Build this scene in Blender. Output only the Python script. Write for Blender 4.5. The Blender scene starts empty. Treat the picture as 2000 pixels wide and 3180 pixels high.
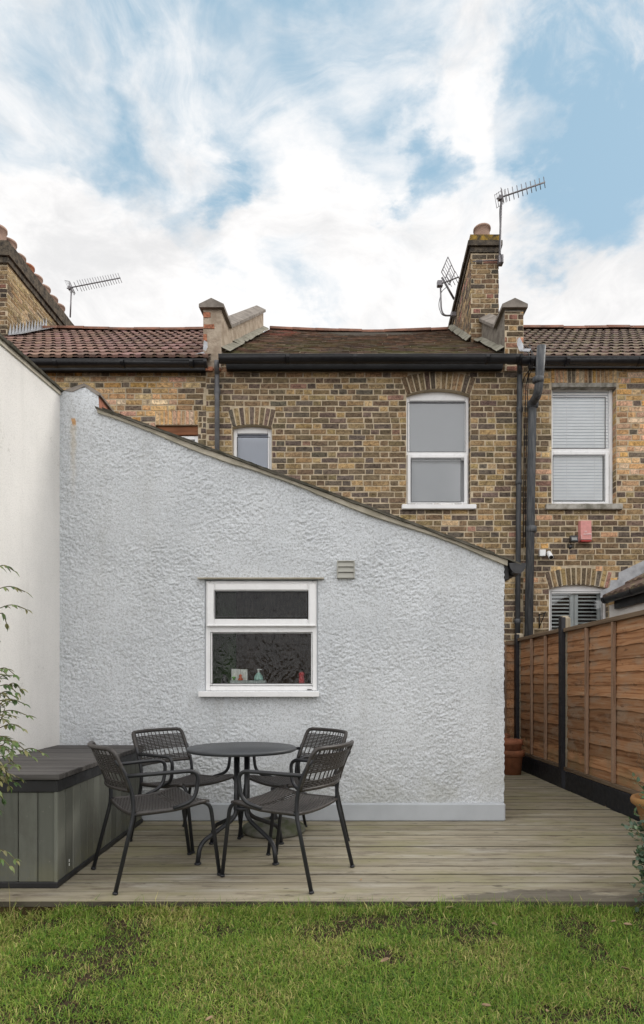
import bpy, math, random
import numpy as np
from mathutils import Vector, Matrix
random.seed(7); RNG = np.random.default_rng(11)
S = bpy.context.scene
COL = S.collection
R = math.radians
# ------------------------------------------------------------------ camera
EYE, F = 1.10, 1870.0          # eye height above the deck, focal length in pixels of a 2000 px wide frame
cam = bpy.data.cameras.new('camera'); cam_o = bpy.data.objects.new('camera', cam); COL.objects.link(cam_o)
cam_o.location = (0, 0, EYE); cam_o.rotation_euler = (R(90), 0, 0)
cam.sensor_fit = 'HORIZONTAL'; cam.sensor_width = 36; cam.lens = 36*F/2000
cam.shift_y = 535/2000; cam.clip_start = .05; cam.clip_end = 2000
S.camera = cam_o
# ------------------------------------------------------------------ node helpers
def N(nt, kind, ins=None, **props):
    n = nt.nodes.new(kind)
    for k, v in props.items(): setattr(n, k, v)
    for k, v in (ins or {}).items():
        s = n.inputs[k]
        if isinstance(v, bpy.types.NodeSocket): nt.links.new(v, s)
        elif isinstance(v, (tuple, list)) and s.type == 'RGBA' and len(v) == 3: s.default_value = (*v, 1)
        else: s.default_value = v
    return n
def math_(nt, op, a, b=0.0, clamp=False):
    return N(nt, 'ShaderNodeMath', {0: a, 1: b}, operation=op, use_clamp=clamp).outputs[0]
def mix(nt, f, a, b, mode='MIX'):
    n = N(nt, 'ShaderNodeMix', data_type='RGBA', blend_type=mode)
    for i, v in ((0, f), (6, a), (7, b)):
        if isinstance(v, bpy.types.NodeSocket): nt.links.new(v, n.inputs[i])
        else: n.inputs[i].default_value = v if i == 0 else (*v, 1)
    return n.outputs[2]
def rng(nt, v, a, b, c=0.0, d=1.0, smooth=True):
    return N(nt, 'ShaderNodeMapRange', {0: v, 1: a, 2: b, 3: c, 4: d}, interpolation_type='SMOOTHSTEP' if smooth else 'LINEAR').outputs[0]
def noise(nt, vec, scale, detail=4, rough=.55, dist=0.0, out=0):
    return N(nt, 'ShaderNodeTexNoise', {'Vector': vec, 'Scale': scale, 'Detail': detail, 'Roughness': rough, 'Distortion': dist}).outputs[out]
def coords(nt, stretch=(1, 1, 1), kind='Object', loc=(0, 0, 0)):
    tc = N(nt, 'ShaderNodeTexCoord')
    return N(nt, 'ShaderNodeMapping', {'Vector': tc.outputs[kind], 'Scale': stretch, 'Location': loc}).outputs[0]
# ------------------------------------------------------------------ light
SUN_DIR = Vector((0.72, 0.30, 0.62)).normalized()      # towards the sun: right, a little behind the houses
elev = math.asin(SUN_DIR.z); azim = math.atan2(SUN_DIR.x, SUN_DIR.y)
sun = bpy.data.lights.new('sun', 'SUN'); sun.energy = 1.0; sun.angle = R(22); sun.color = (1, .95, .87)
sun_o = bpy.data.objects.new('sun', sun); COL.objects.link(sun_o); sun_o.location = (6, 3, 12)
sun_o.rotation_euler = (-SUN_DIR).to_track_quat('-Z', 'Y').to_euler()
S.view_settings.view_transform = 'Standard'; S.view_settings.look = 'None'
S.view_settings.exposure = 0.42; S.view_settings.gamma = 1.0
S.cycles.max_bounces = 8; S.cycles.transparent_max_bounces = 12
S.cycles.adaptive_threshold = .005
try: S.cycles.use_denoising = True
except Exception: pass
# ------------------------------------------------------------------ sky: Nishita blue under a layer of broken cloud
def build_world():
    w = bpy.data.worlds.new('World'); S.world = w; w.use_nodes = True
    nt = w.node_tree; nt.nodes.clear()
    sky = N(nt, 'ShaderNodeTexSky', sky_type='NISHITA')
    sky.sun_disc = False; sky.sun_elevation = elev; sky.sun_rotation = azim
    sky.air_density = 1.0; sky.dust_density = 1.6; sky.ozone_density = 1.0
    g = N(nt, 'ShaderNodeTexCoord').outputs['Generated']
    sep = N(nt, 'ShaderNodeSeparateXYZ', {0: g})
    zz = math_(nt, 'MAXIMUM', sep.outputs[2], 0.0)
    den = math_(nt, 'ADD', zz, .30)
    u = math_(nt, 'DIVIDE', sep.outputs[0], den); v = math_(nt, 'DIVIDE', sep.outputs[1], den)
    pl = N(nt, 'ShaderNodeCombineXYZ', {0: u, 1: v, 2: zz}).outputs[0]
    warp = N(nt, 'ShaderNodeVectorMath', {0: noise(nt, pl, 2.2, 3, .5, 0, 1), 1: (.5, .5, .5)}, operation='SUBTRACT').outputs[0]
    pw = N(nt, 'ShaderNodeVectorMath', {0: warp, 1: (.45, .45, .45), 2: pl}, operation='MULTIPLY_ADD').outputs[0]
    n1 = noise(nt, pw, 2.3, 10, .60, .2)
    n2 = noise(nt, pw, 6.5, 9, .64, .2)
    dens = math_(nt, 'ADD', math_(nt, 'MULTIPLY', n1, 1.7), math_(nt, 'MULTIPLY', n2, 1.5))
    dens = math_(nt, 'SUBTRACT', dens, 1.60)
    # bright cloud bank low over the roofs, thinner overhead, closed again behind the camera
    dens = math_(nt, 'ADD', dens, rng(nt, sep.outputs[2], .34, .80, .86, .15))
    dens = math_(nt, 'ADD', dens, rng(nt, sep.outputs[1], .45, -.1, 0, .50))
    wd = N(nt, 'ShaderNodeVectorMath', {0: warp, 1: (.26, .26, .26), 2: g}, operation='MULTIPLY_ADD').outputs[0]
    warp2 = N(nt, 'ShaderNodeVectorMath', {0: noise(nt, pl, 7.0, 6, .6, 0, 1), 1: (.5, .5, .5)}, operation='SUBTRACT').outputs[0]
    wd = N(nt, 'ShaderNodeVectorMath', {0: warp2, 1: (.20, .20, .20), 2: wd}, operation='MULTIPLY_ADD').outputs[0]
    wd = N(nt, 'ShaderNodeVectorMath', {0: wd}, operation='NORMALIZE').outputs[0]
    def blob(px, py, rad, amp, acc):
        d = Vector(((px-1000)/F, 1, (2125-py)/F)).normalized()
        dot = N(nt, 'ShaderNodeVectorMath', {0: wd, 1: tuple(d)}, operation='DOT_PRODUCT').outputs['Value']
        return math_(nt, 'ADD', acc, rng(nt, dot, math.cos(rad/F*d.y*1.15), 1.0, 0.0, amp))
    for b in BLOBS: dens = blob(*b, dens)
    cover = rng(nt, dens, -.66, .60)
    wisp = math_(nt, 'MULTIPLY', rng(nt, noise(nt, pw, 4.4, 10, .66, .4), .47, .70), .75)
    cover = math_(nt, 'ADD', cover, math_(nt, 'MULTIPLY', wisp, math_(nt, 'SUBTRACT', 1.0, cover)), True)
    # cloud body: white, greyer where thick and lumpy; unseen sky behind the camera is brightened to light the walls
    n3 = noise(nt, pw, 3.6, 9, .64)
    shade = math_(nt, 'MULTIPLY', rng(nt, n3, .44, .68), .9)
    white = mix(nt, shade, (7.3, 7.2, 7.15), (5.6, 5.6, 5.65))
    blue = mix(nt, .85, sky.outputs[0], (2.55, 3.95, 5.0))
    col = mix(nt, cover, blue, white)
    lit = rng(nt, sep.outputs[1], .45, -.35, 1.08, 1.9)
    col = mix(nt, 1.0, col, N(nt, 'ShaderNodeCombineXYZ', {0: lit, 1: lit, 2: lit}).outputs[0], 'MULTIPLY')
    bg = N(nt, 'ShaderNodeBackground', {'Color': col, 'Strength': 0.10})
    out = N(nt, 'ShaderNodeOutputWorld'); nt.links.new(bg.outputs[0], out.inputs[0])
BLOBS = [(1860, 120, 380, -.62), (1850, 420, 300, -.70), (1800, 590, 170, -.45), (840, 260, 300, -.62), (770, 525, 130, -.55), (1300, 590, 110, -.62),
         (430, 90, 360, -.62), (60, 190, 240, -.55), (1010, 935, 130, -.55), (1220, 440, 170, -.42), (480, 480, 220, -.50), (720, 690, 170, -.60),
         (1640, 80, 160, -.25), (1200, 30, 300, -.40), (1690, 370, 130, .70), (1480, 130, 170, .30), (1420, 420, 160, .30), (610, 270, 200, .55), (150, 110, 180, .25),
         (1010, 370, 120, .30), (300, 700, 500, .25), (1000, 740, 220, .25), (1980, 180, 90, .45), (1850, 420, 120, .30)]
build_world()
# ------------------------------------------------------------------ materials
def new_mat(name):
    m = bpy.data.materials.new(name); m.use_nodes = True
    nt = m.node_tree; nt.nodes.clear()
    out = N(nt, 'ShaderNodeOutputMaterial'); b = N(nt, 'ShaderNodeBsdfPrincipled')
    nt.links.new(b.outputs[0], out.inputs[0])
    return m, nt, b
def lk(nt, a, b): nt.links.new(a, b)
def bump(nt, b, h, strength=.4, dist=.01):
    n = N(nt, 'ShaderNodeBump', {'Height': h, 'Strength': strength, 'Distance': dist}); lk(nt, n.outputs[0], b.inputs['Normal'])
def simple(name, c, rough=.5, spec=.5, var=.0, scale=6, bumps=None, metallic=0, c2=None, stretch=(1, 1, 1)):
    m, nt, b = new_mat(name)
    v = coords(nt, stretch)
    if c2 is None: c2 = tuple(max(0, x*(1-var)) for x in c)
    f = rng(nt, noise(nt, v, scale, 6, .6), .35, .68)
    lk(nt, mix(nt, f, c, c2), b.inputs['Base Color'])
    lk(nt, rng(nt, noise(nt, v, scale*3, 3), .3, .7, max(.02, rough-.08), min(1, rough+.08)), b.inputs['Roughness'])
    b.inputs['Specular IOR Level'].default_value = spec; b.inputs['Metallic'].default_value = metallic
    if bumps: bump(nt, b, noise(nt, v, bumps[0], 5, .6), bumps[1], bumps[2])
    return m
def brick_mat():
    m, nt, b = new_mat('stock_brick')
    v = coords(nt)
    a = N(nt, 'ShaderNodeAttribute', attribute_name='tint').outputs['Color']
    n = noise(nt, v, 21, 7, .74, .9)
    c = mix(nt, 1.0, a, mix(nt, rng(nt, n, .32, .66), (.50, .46, .45), (1.55, 1.5, 1.4)), 'MULTIPLY')
    sp = rng(nt, noise(nt, v, 90, 3, .6), .58, .72)
    c = mix(nt, math_(nt, 'MULTIPLY', sp, .55), c, (.045, .037, .03))
    big = rng(nt, noise(nt, v, .9, 4, .6), .35, .7, .82, 1.14)
    c = mix(nt, 1.0, c, N(nt, 'ShaderNodeCombineXYZ', {0: big, 1: big, 2: big}).outputs[0], 'MULTIPLY')
    lk(nt, c, b.inputs['Base Color']); b.inputs['Roughness'].default_value = .92
    b.inputs['Specular IOR Level'].default_value = .15
    bump(nt, b, n, .7, .012)
    return m
def wood_grain(name, cols, along=0, rough=.8, fine=26, attr=True, extra=None, bumpd=.004, var=(.74, 1.18)):
    m, nt, b = new_mat(name)
    st = [fine, fine, fine]; st[along] = 1.1
    a = N(nt, 'ShaderNodeAttribute', attribute_name='tint')
    off = N(nt, 'ShaderNodeVectorMath', {0: a.outputs['Color'], 1: (17, 23, 31)}, operation='MULTIPLY').outputs[0]
    tc = N(nt, 'ShaderNodeTexCoord').outputs['Object']
    v0 = N(nt, 'ShaderNodeVectorMath', {0: tc, 1: off}, operation='ADD').outputs[0]
    v = N(nt, 'ShaderNodeMapping', {'Vector': v0, 'Scale': tuple(st)}).outputs[0]
    n = noise(nt, v, 1.0, 7, .65, 1.2)
    c = mix(nt, rng(nt, n, .34, .52), cols[0], cols[1]); c = mix(nt, rng(nt, n, .52, .72), c, cols[2])
    fac = N(nt, 'ShaderNodeSeparateColor', {0: a.outputs['Color']}).outputs[0]
    k = rng(nt, fac, 0, 1, var[0], var[1], False)
    c = mix(nt, 1.0, c, N(nt, 'ShaderNodeCombineXYZ', {0: k, 1: k, 2: k}).outputs[0], 'MULTIPLY')
    if extra: c = extra(nt, tc, c)
    lk(nt, c, b.inputs['Base Color']); b.inputs['Roughness'].default_value = rough; b.inputs['Specular IOR Level'].default_value = .25
    bump(nt, b, n, .5, bumpd)
    return m
def deck_extra(nt, tc, c):
    # green algae, pale bleached patches, damp dark stain near the lawn on the right
    pl_ = rng(nt, noise(nt, N(nt, 'ShaderNodeMapping', {'Vector': tc, 'Scale': (.8, 5, 1), 'Location': (3, 7, 0)}).outputs[0], 1.5, 7, .7), .50, .66)
    c = mix(nt, math_(nt, 'MULTIPLY', pl_, .5), c, (.43, .41, .36))
    g = rng(nt, noise(nt, N(nt, 'ShaderNodeMapping', {'Vector': tc, 'Scale': (1.0, 2.6, 1)}).outputs[0], 1.3, 7, .68), .47, .64)
    c = mix(nt, math_(nt, 'MULTIPLY', g, .62), c, (.225, .21, .105))
    d = rng(nt, noise(nt, N(nt, 'ShaderNodeMapping', {'Vector': tc, 'Scale': (2.2, 11, 1)}).outputs[0], 1.0, 8, .74), .49, .64)
    c = mix(nt, math_(nt, 'MULTIPLY', d, .68), c, (.135, .108, .078))
    dots = rng(nt, noise(nt, N(nt, 'ShaderNodeMapping', {'Vector': tc, 'Scale': (9, 26, 1)}).outputs[0], 1.0, 3, .5), .64, .71)
    c = mix(nt, math_(nt, 'MULTIPLY', dots, .6), c, (.05, .04, .03))
    s = N(nt, 'ShaderNodeSeparateXYZ', {0: tc})
    wob = math_(nt, 'MULTIPLY', math_(nt, 'SUBTRACT', noise(nt, N(nt, 'ShaderNodeMapping', {'Vector': tc, 'Scale': (3.2, 9, 1)}).outputs[0], 1.0, 6, .65), .5), 2.6)
    ex = math_(nt, 'DIVIDE', math_(nt, 'SUBTRACT', s.outputs[0], 1.22), .55)
    ey = math_(nt, 'DIVIDE', math_(nt, 'SUBTRACT', s.outputs[1], 3.08), .17)
    rr = math_(nt, 'ADD', math_(nt, 'SQRT', math_(nt, 'ADD', math_(nt, 'MULTIPLY', ex, ex), math_(nt, 'MULTIPLY', ey, ey))), wob)
    c = mix(nt, math_(nt, 'MULTIPLY', rng(nt, rr, .70, .95, 1, 0), .66), c, (.055, .047, .04))
    gr = N(nt, 'ShaderNodeMapRange', {0: s.outputs[1], 1: 4.3, 2: 4.85, 3: 0, 4: .4}).outputs[0]
    lft = rng(nt, s.outputs[0], -1.5, -.5, 1, .25)
    nn = rng(nt, noise(nt, tc, 5, 5, .6), .42, .62)
    return mix(nt, math_(nt, 'MULTIPLY', math_(nt, 'MULTIPLY', gr, lft), nn), c, (.20, .19, .075))
def fence_extra(nt, tc, c):
    n = rng(nt, noise(nt, N(nt, 'ShaderNodeMapping', {'Vector': tc, 'Scale': (3, 2.2, 6)}).outputs[0], 1.0, 5, .65), .47, .66)
    c = mix(nt, math_(nt, 'MULTIPLY', n, .6), c, (.32, .245, .175))
    d = rng(nt, noise(nt, N(nt, 'ShaderNodeMapping', {'Vector': tc, 'Scale': (5, 5, 14)}).outputs[0], 1.0, 5, .7), .60, .70)
    c = mix(nt, math_(nt, 'MULTIPLY', d, .75), c, (.09, .042, .02))
    kn = N(nt, 'ShaderNodeTexVoronoi', {'Vector': N(nt, 'ShaderNodeMapping', {'Vector': tc, 'Scale': (1, 2.6, 6.5)}).outputs[0], 'Scale': 1.0}).outputs['Distance']
    c = mix(nt, math_(nt, 'MULTIPLY', rng(nt, kn, .07, .16, 1, 0), .7), c, (.11, .055, .028))
    z_ = N(nt, 'ShaderNodeSeparateXYZ', {0: tc}).outputs[2]
    return mix(nt, math_(nt, 'MULTIPLY', rng(nt, z_, .62, .20, 0, .5), rng(nt, noise(nt, tc, 5, 5, .6), .42, .62)), c, (.20, .17, .085))
def panel_extra(nt, tc, c):
    d = rng(nt, noise(nt, N(nt, 'ShaderNodeMapping', {'Vector': tc, 'Scale': (4, 4, 2.2)}).outputs[0], 1.0, 6, .68), .52, .70)
    c = mix(nt, math_(nt, 'MULTIPLY', d, .45), c, (.075, .07, .058))
    p = rng(nt, noise(nt, tc, 30, 3, .6), .66, .74)
    c = mix(nt, math_(nt, 'MULTIPLY', p, .35), c, (.24, .235, .20))
    z = N(nt, 'ShaderNodeSeparateXYZ', {0: tc}).outputs[2]
    return mix(nt, math_(nt, 'MULTIPLY', rng(nt, z, .22, .03, 0, .5), rng(nt, noise(nt, tc, 7, 5, .6), .42, .62)), c, (.15, .145, .085))
def slate_mat():
    m, nt, b = new_mat('mossy_slate')
    a = N(nt, 'ShaderNodeAttribute', attribute_name='tint').outputs['Color']; v = coords(nt)
    c = mix(nt, 1.0, a, mix(nt, rng(nt, noise(nt, v, 9, 6, .7), .3, .7), (.6, .6, .6), (1.3, 1.3, 1.3)), 'MULTIPLY')
    s = N(nt, 'ShaderNodeSeparateXYZ', {0: v}).outputs[2]
    mo = math_(nt, 'MULTIPLY', rng(nt, noise(nt, v, 2.2, 6, .7), .40, .62), rng(nt, s, 5.4, 7.4, .85, .15))
    c = mix(nt, mo, c, (.085, .078, .03))
    li = rng(nt, noise(nt, v, 22, 2, .5), .70, .76)
    c = mix(nt, math_(nt, 'MULTIPLY', li, .7), c, (.42, .38, .27))
    lk(nt, c, b.inputs['Base Color']); b.inputs['Roughness'].default_value = .9; b.inputs['Specular IOR Level'].default_value = .2
    bump(nt, b, noise(nt, v, 40, 5, .65), .6, .01)
    return m
def tile_mat(name, c1, c2, moss):
    m, nt, b = new_mat(name)
    v = coords(nt); a = N(nt, 'ShaderNodeAttribute', attribute_name='tint').outputs['Color']
    c = mix(nt, rng(nt, noise(nt, v, 3, 6, .65), .35, .68), c1, c2)
    c = mix(nt, 1.0, c, a, 'MULTIPLY')
    c = mix(nt, math_(nt, 'MULTIPLY', rng(nt, noise(nt, v, 7, 6, .7), .52, .7), moss), c, (.15, .14, .06))
    s = N(nt, 'ShaderNodeSeparateXYZ', {0: v}).outputs[0]
    li = math_(nt, 'MULTIPLY', rng(nt, noise(nt, v, 11, 5, .7), .50, .62), rng(nt, s, 2.6, 4.2, moss*1.6, 0))
    c = mix(nt, li, c, (.26, .24, .12))
    lk(nt, c, b.inputs['Base Color']); b.inputs['Roughness'].default_value = .82; b.inputs['Specular IOR Level'].default_value = .3
    bump(nt, b, noise(nt, v, 60, 4, .6), .4, .006)
    return m
def render_mat(name, c, c2, bscale, bstr, bdist, rust=False, grit=.14):
    m, nt, b = new_mat(name)
    v = coords(nt)
    c_ = mix(nt, rng(nt, noise(nt, v, 1.7, 7, .62), .35, .7), c, c2)
    # grime caught between the lumps, only here and there
    gm = math_(nt, 'MULTIPLY', rng(nt, noise(nt, v, 3.2, 6, .7), .56, .72), rng(nt, noise(nt, v, 60, 3, .6), .50, .62))
    c_ = mix(nt, math_(nt, 'MULTIPLY', gm, .45), c_, (.22, .21, .17))
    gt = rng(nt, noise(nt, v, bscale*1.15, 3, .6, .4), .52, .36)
    c_ = mix(nt, math_(nt, 'MULTIPLY', gt, grit), c_, (.21, .21, .20))  # crevice shade and dirt between the lumps put into the colour
    sz = N(nt, 'ShaderNodeSeparateXYZ', {0: v}).outputs[2]
    st_ = noise(nt, N(nt, 'ShaderNodeMapping', {'Vector': v, 'Scale': (5, 5, .55)}).outputs[0], 1.0, 6, .65)
    c_ = mix(nt, math_(nt, 'MULTIPLY', rng(nt, st_, .50, .72), .14), c_, (.36, .35, .31))
    low = math_(nt, 'MULTIPLY', rng(nt, sz, .75, .12, 0, .34), rng(nt, noise(nt, v, 2.6, 6, .68), .42, .64))
    c_ = mix(nt, low, c_, (.30, .30, .24))
    if rust:
        s = N(nt, 'ShaderNodeSeparateXYZ', {0: v})
        wob = math_(nt, 'MULTIPLY', math_(nt, 'SUBTRACT', noise(nt, v, 18, 3), .5), .05)
        dx = math_(nt, 'ABSOLUTE', math_(nt, 'ADD', math_(nt, 'SUBTRACT', s.outputs[0], RUST[0]), wob))
        core = math_(nt, 'MULTIPLY', rng(nt, dx, .012, .022, 1, 0), math_(nt, 'MULTIPLY', rng(nt, s.outputs[2], RUST[1]-.06, RUST[1]-.03), rng(nt, s.outputs[2], RUST[1], RUST[1]+.02, 1, 0)))
        tail = math_(nt, 'MULTIPLY', rng(nt, dx, .005, .035, 1, 0), math_(nt, 'MULTIPLY', rng(nt, s.outputs[2], RUST[1]-.75, RUST[1]-.05), rng(nt, s.outputs[2], RUST[1], RUST[1]+.01, 1, 0)))
        c_ = mix(nt, math_(nt, 'MULTIPLY', tail, .4), c_, (.52, .42, .26)); c_ = mix(nt, math_(nt, 'MULTIPLY', core, .8), c_, (.50, .25, .07))
    lk(nt, c_, b.inputs['Base Color']); b.inputs['Roughness'].default_value = .8; b.inputs['Specular IOR Level'].default_value = .25
    bump(nt, b, noise(nt, v, bscale, 6, .68, .3), bstr, bdist)
    return m
def glass_mat(name, tint, rough=0.0, ior=1.5, strength=1.0):
    m = bpy.data.materials.new(name); m.use_nodes = True; nt = m.node_tree; nt.nodes.clear()
    fr = N(nt, 'ShaderNodeFresnel', {'IOR': ior}).outputs[0]
    t = N(nt, 'ShaderNodeBsdfTransparent', {'Color': tint}); g = N(nt, 'ShaderNodeBsdfGlossy', {'Color': (1, 1, 1), 'Roughness': rough})
    mx = N(nt, 'ShaderNodeMixShader', {0: math_(nt, 'MULTIPLY', fr, strength), 1: t.outputs[0], 2: g.outputs[0]})
    out = N(nt, 'ShaderNodeOutputMaterial'); lk(nt, mx.outputs[0], out.inputs[0])
    return m
def ripple_glass():
    m = bpy.data.materials.new('rippled_glass'); m.use_nodes = True; nt = m.node_tree; nt.nodes.clear()
    v = coords(nt, (36, 36, 15))
    h = N(nt, 'ShaderNodeBump', {'Height': noise(nt, v, 1.0, 2, .45, 1.0), 'Strength': .75, 'Distance': .022}).outputs[0]
    h2 = N(nt, 'ShaderNodeBump', {'Height': noise(nt, v, 1.0, 1, .4, 1.0), 'Strength': .30, 'Distance': .015}).outputs[0]
    streak = rng(nt, noise(nt, coords(nt, (60, 60, 16)), 1.0, 3, .5, 1.5), .40, .62)
    rf = N(nt, 'ShaderNodeBsdfTransparent', {'Color': mix(nt, streak, (.66, .68, .65), (.92, .94, .92))})
    g = N(nt, 'ShaderNodeBsdfGlossy', {'Color': (1, 1, 1), 'Roughness': .12, 'Normal': h2})
    mx = N(nt, 'ShaderNodeMixShader', {0: math_(nt, 'MULTIPLY', N(nt, 'ShaderNodeFresnel', {'IOR': 1.45}).outputs[0], .75), 1: rf.outputs[0], 2: g.outputs[0]})
    out = N(nt, 'ShaderNodeOutputMaterial'); lk(nt, mx.outputs[0], out.inputs[0])
    return m
def tinted(name, rough=.6, spec=.3, trans=0.0, scale=30):
    m, nt, b = new_mat(name)
    a = N(nt, 'ShaderNodeAttribute', attribute_name='tint').outputs['Color']
    c = mix(nt, 1.0, a, mix(nt, noise(nt, coords(nt), scale, 4), (.78, .78, .78), (1.22, 1.22, 1.22)), 'MULTIPLY')
    lk(nt, c, b.inputs['Base Color']); b.inputs['Roughness'].default_value = rough; b.inputs['Specular IOR Level'].default_value = spec
    if trans:
        t = N(nt, 'ShaderNodeBsdfTranslucent', {'Color': c}); o = nt.nodes['Material Output']
        mx = N(nt, 'ShaderNodeMixShader', {0: trans, 1: b.outputs[0], 2: t.outputs[0]}); lk(nt, mx.outputs[0], o.inputs[0])
    return m
RUST = (-1.70, 3.23)      # in the wall's own coordinates
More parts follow.
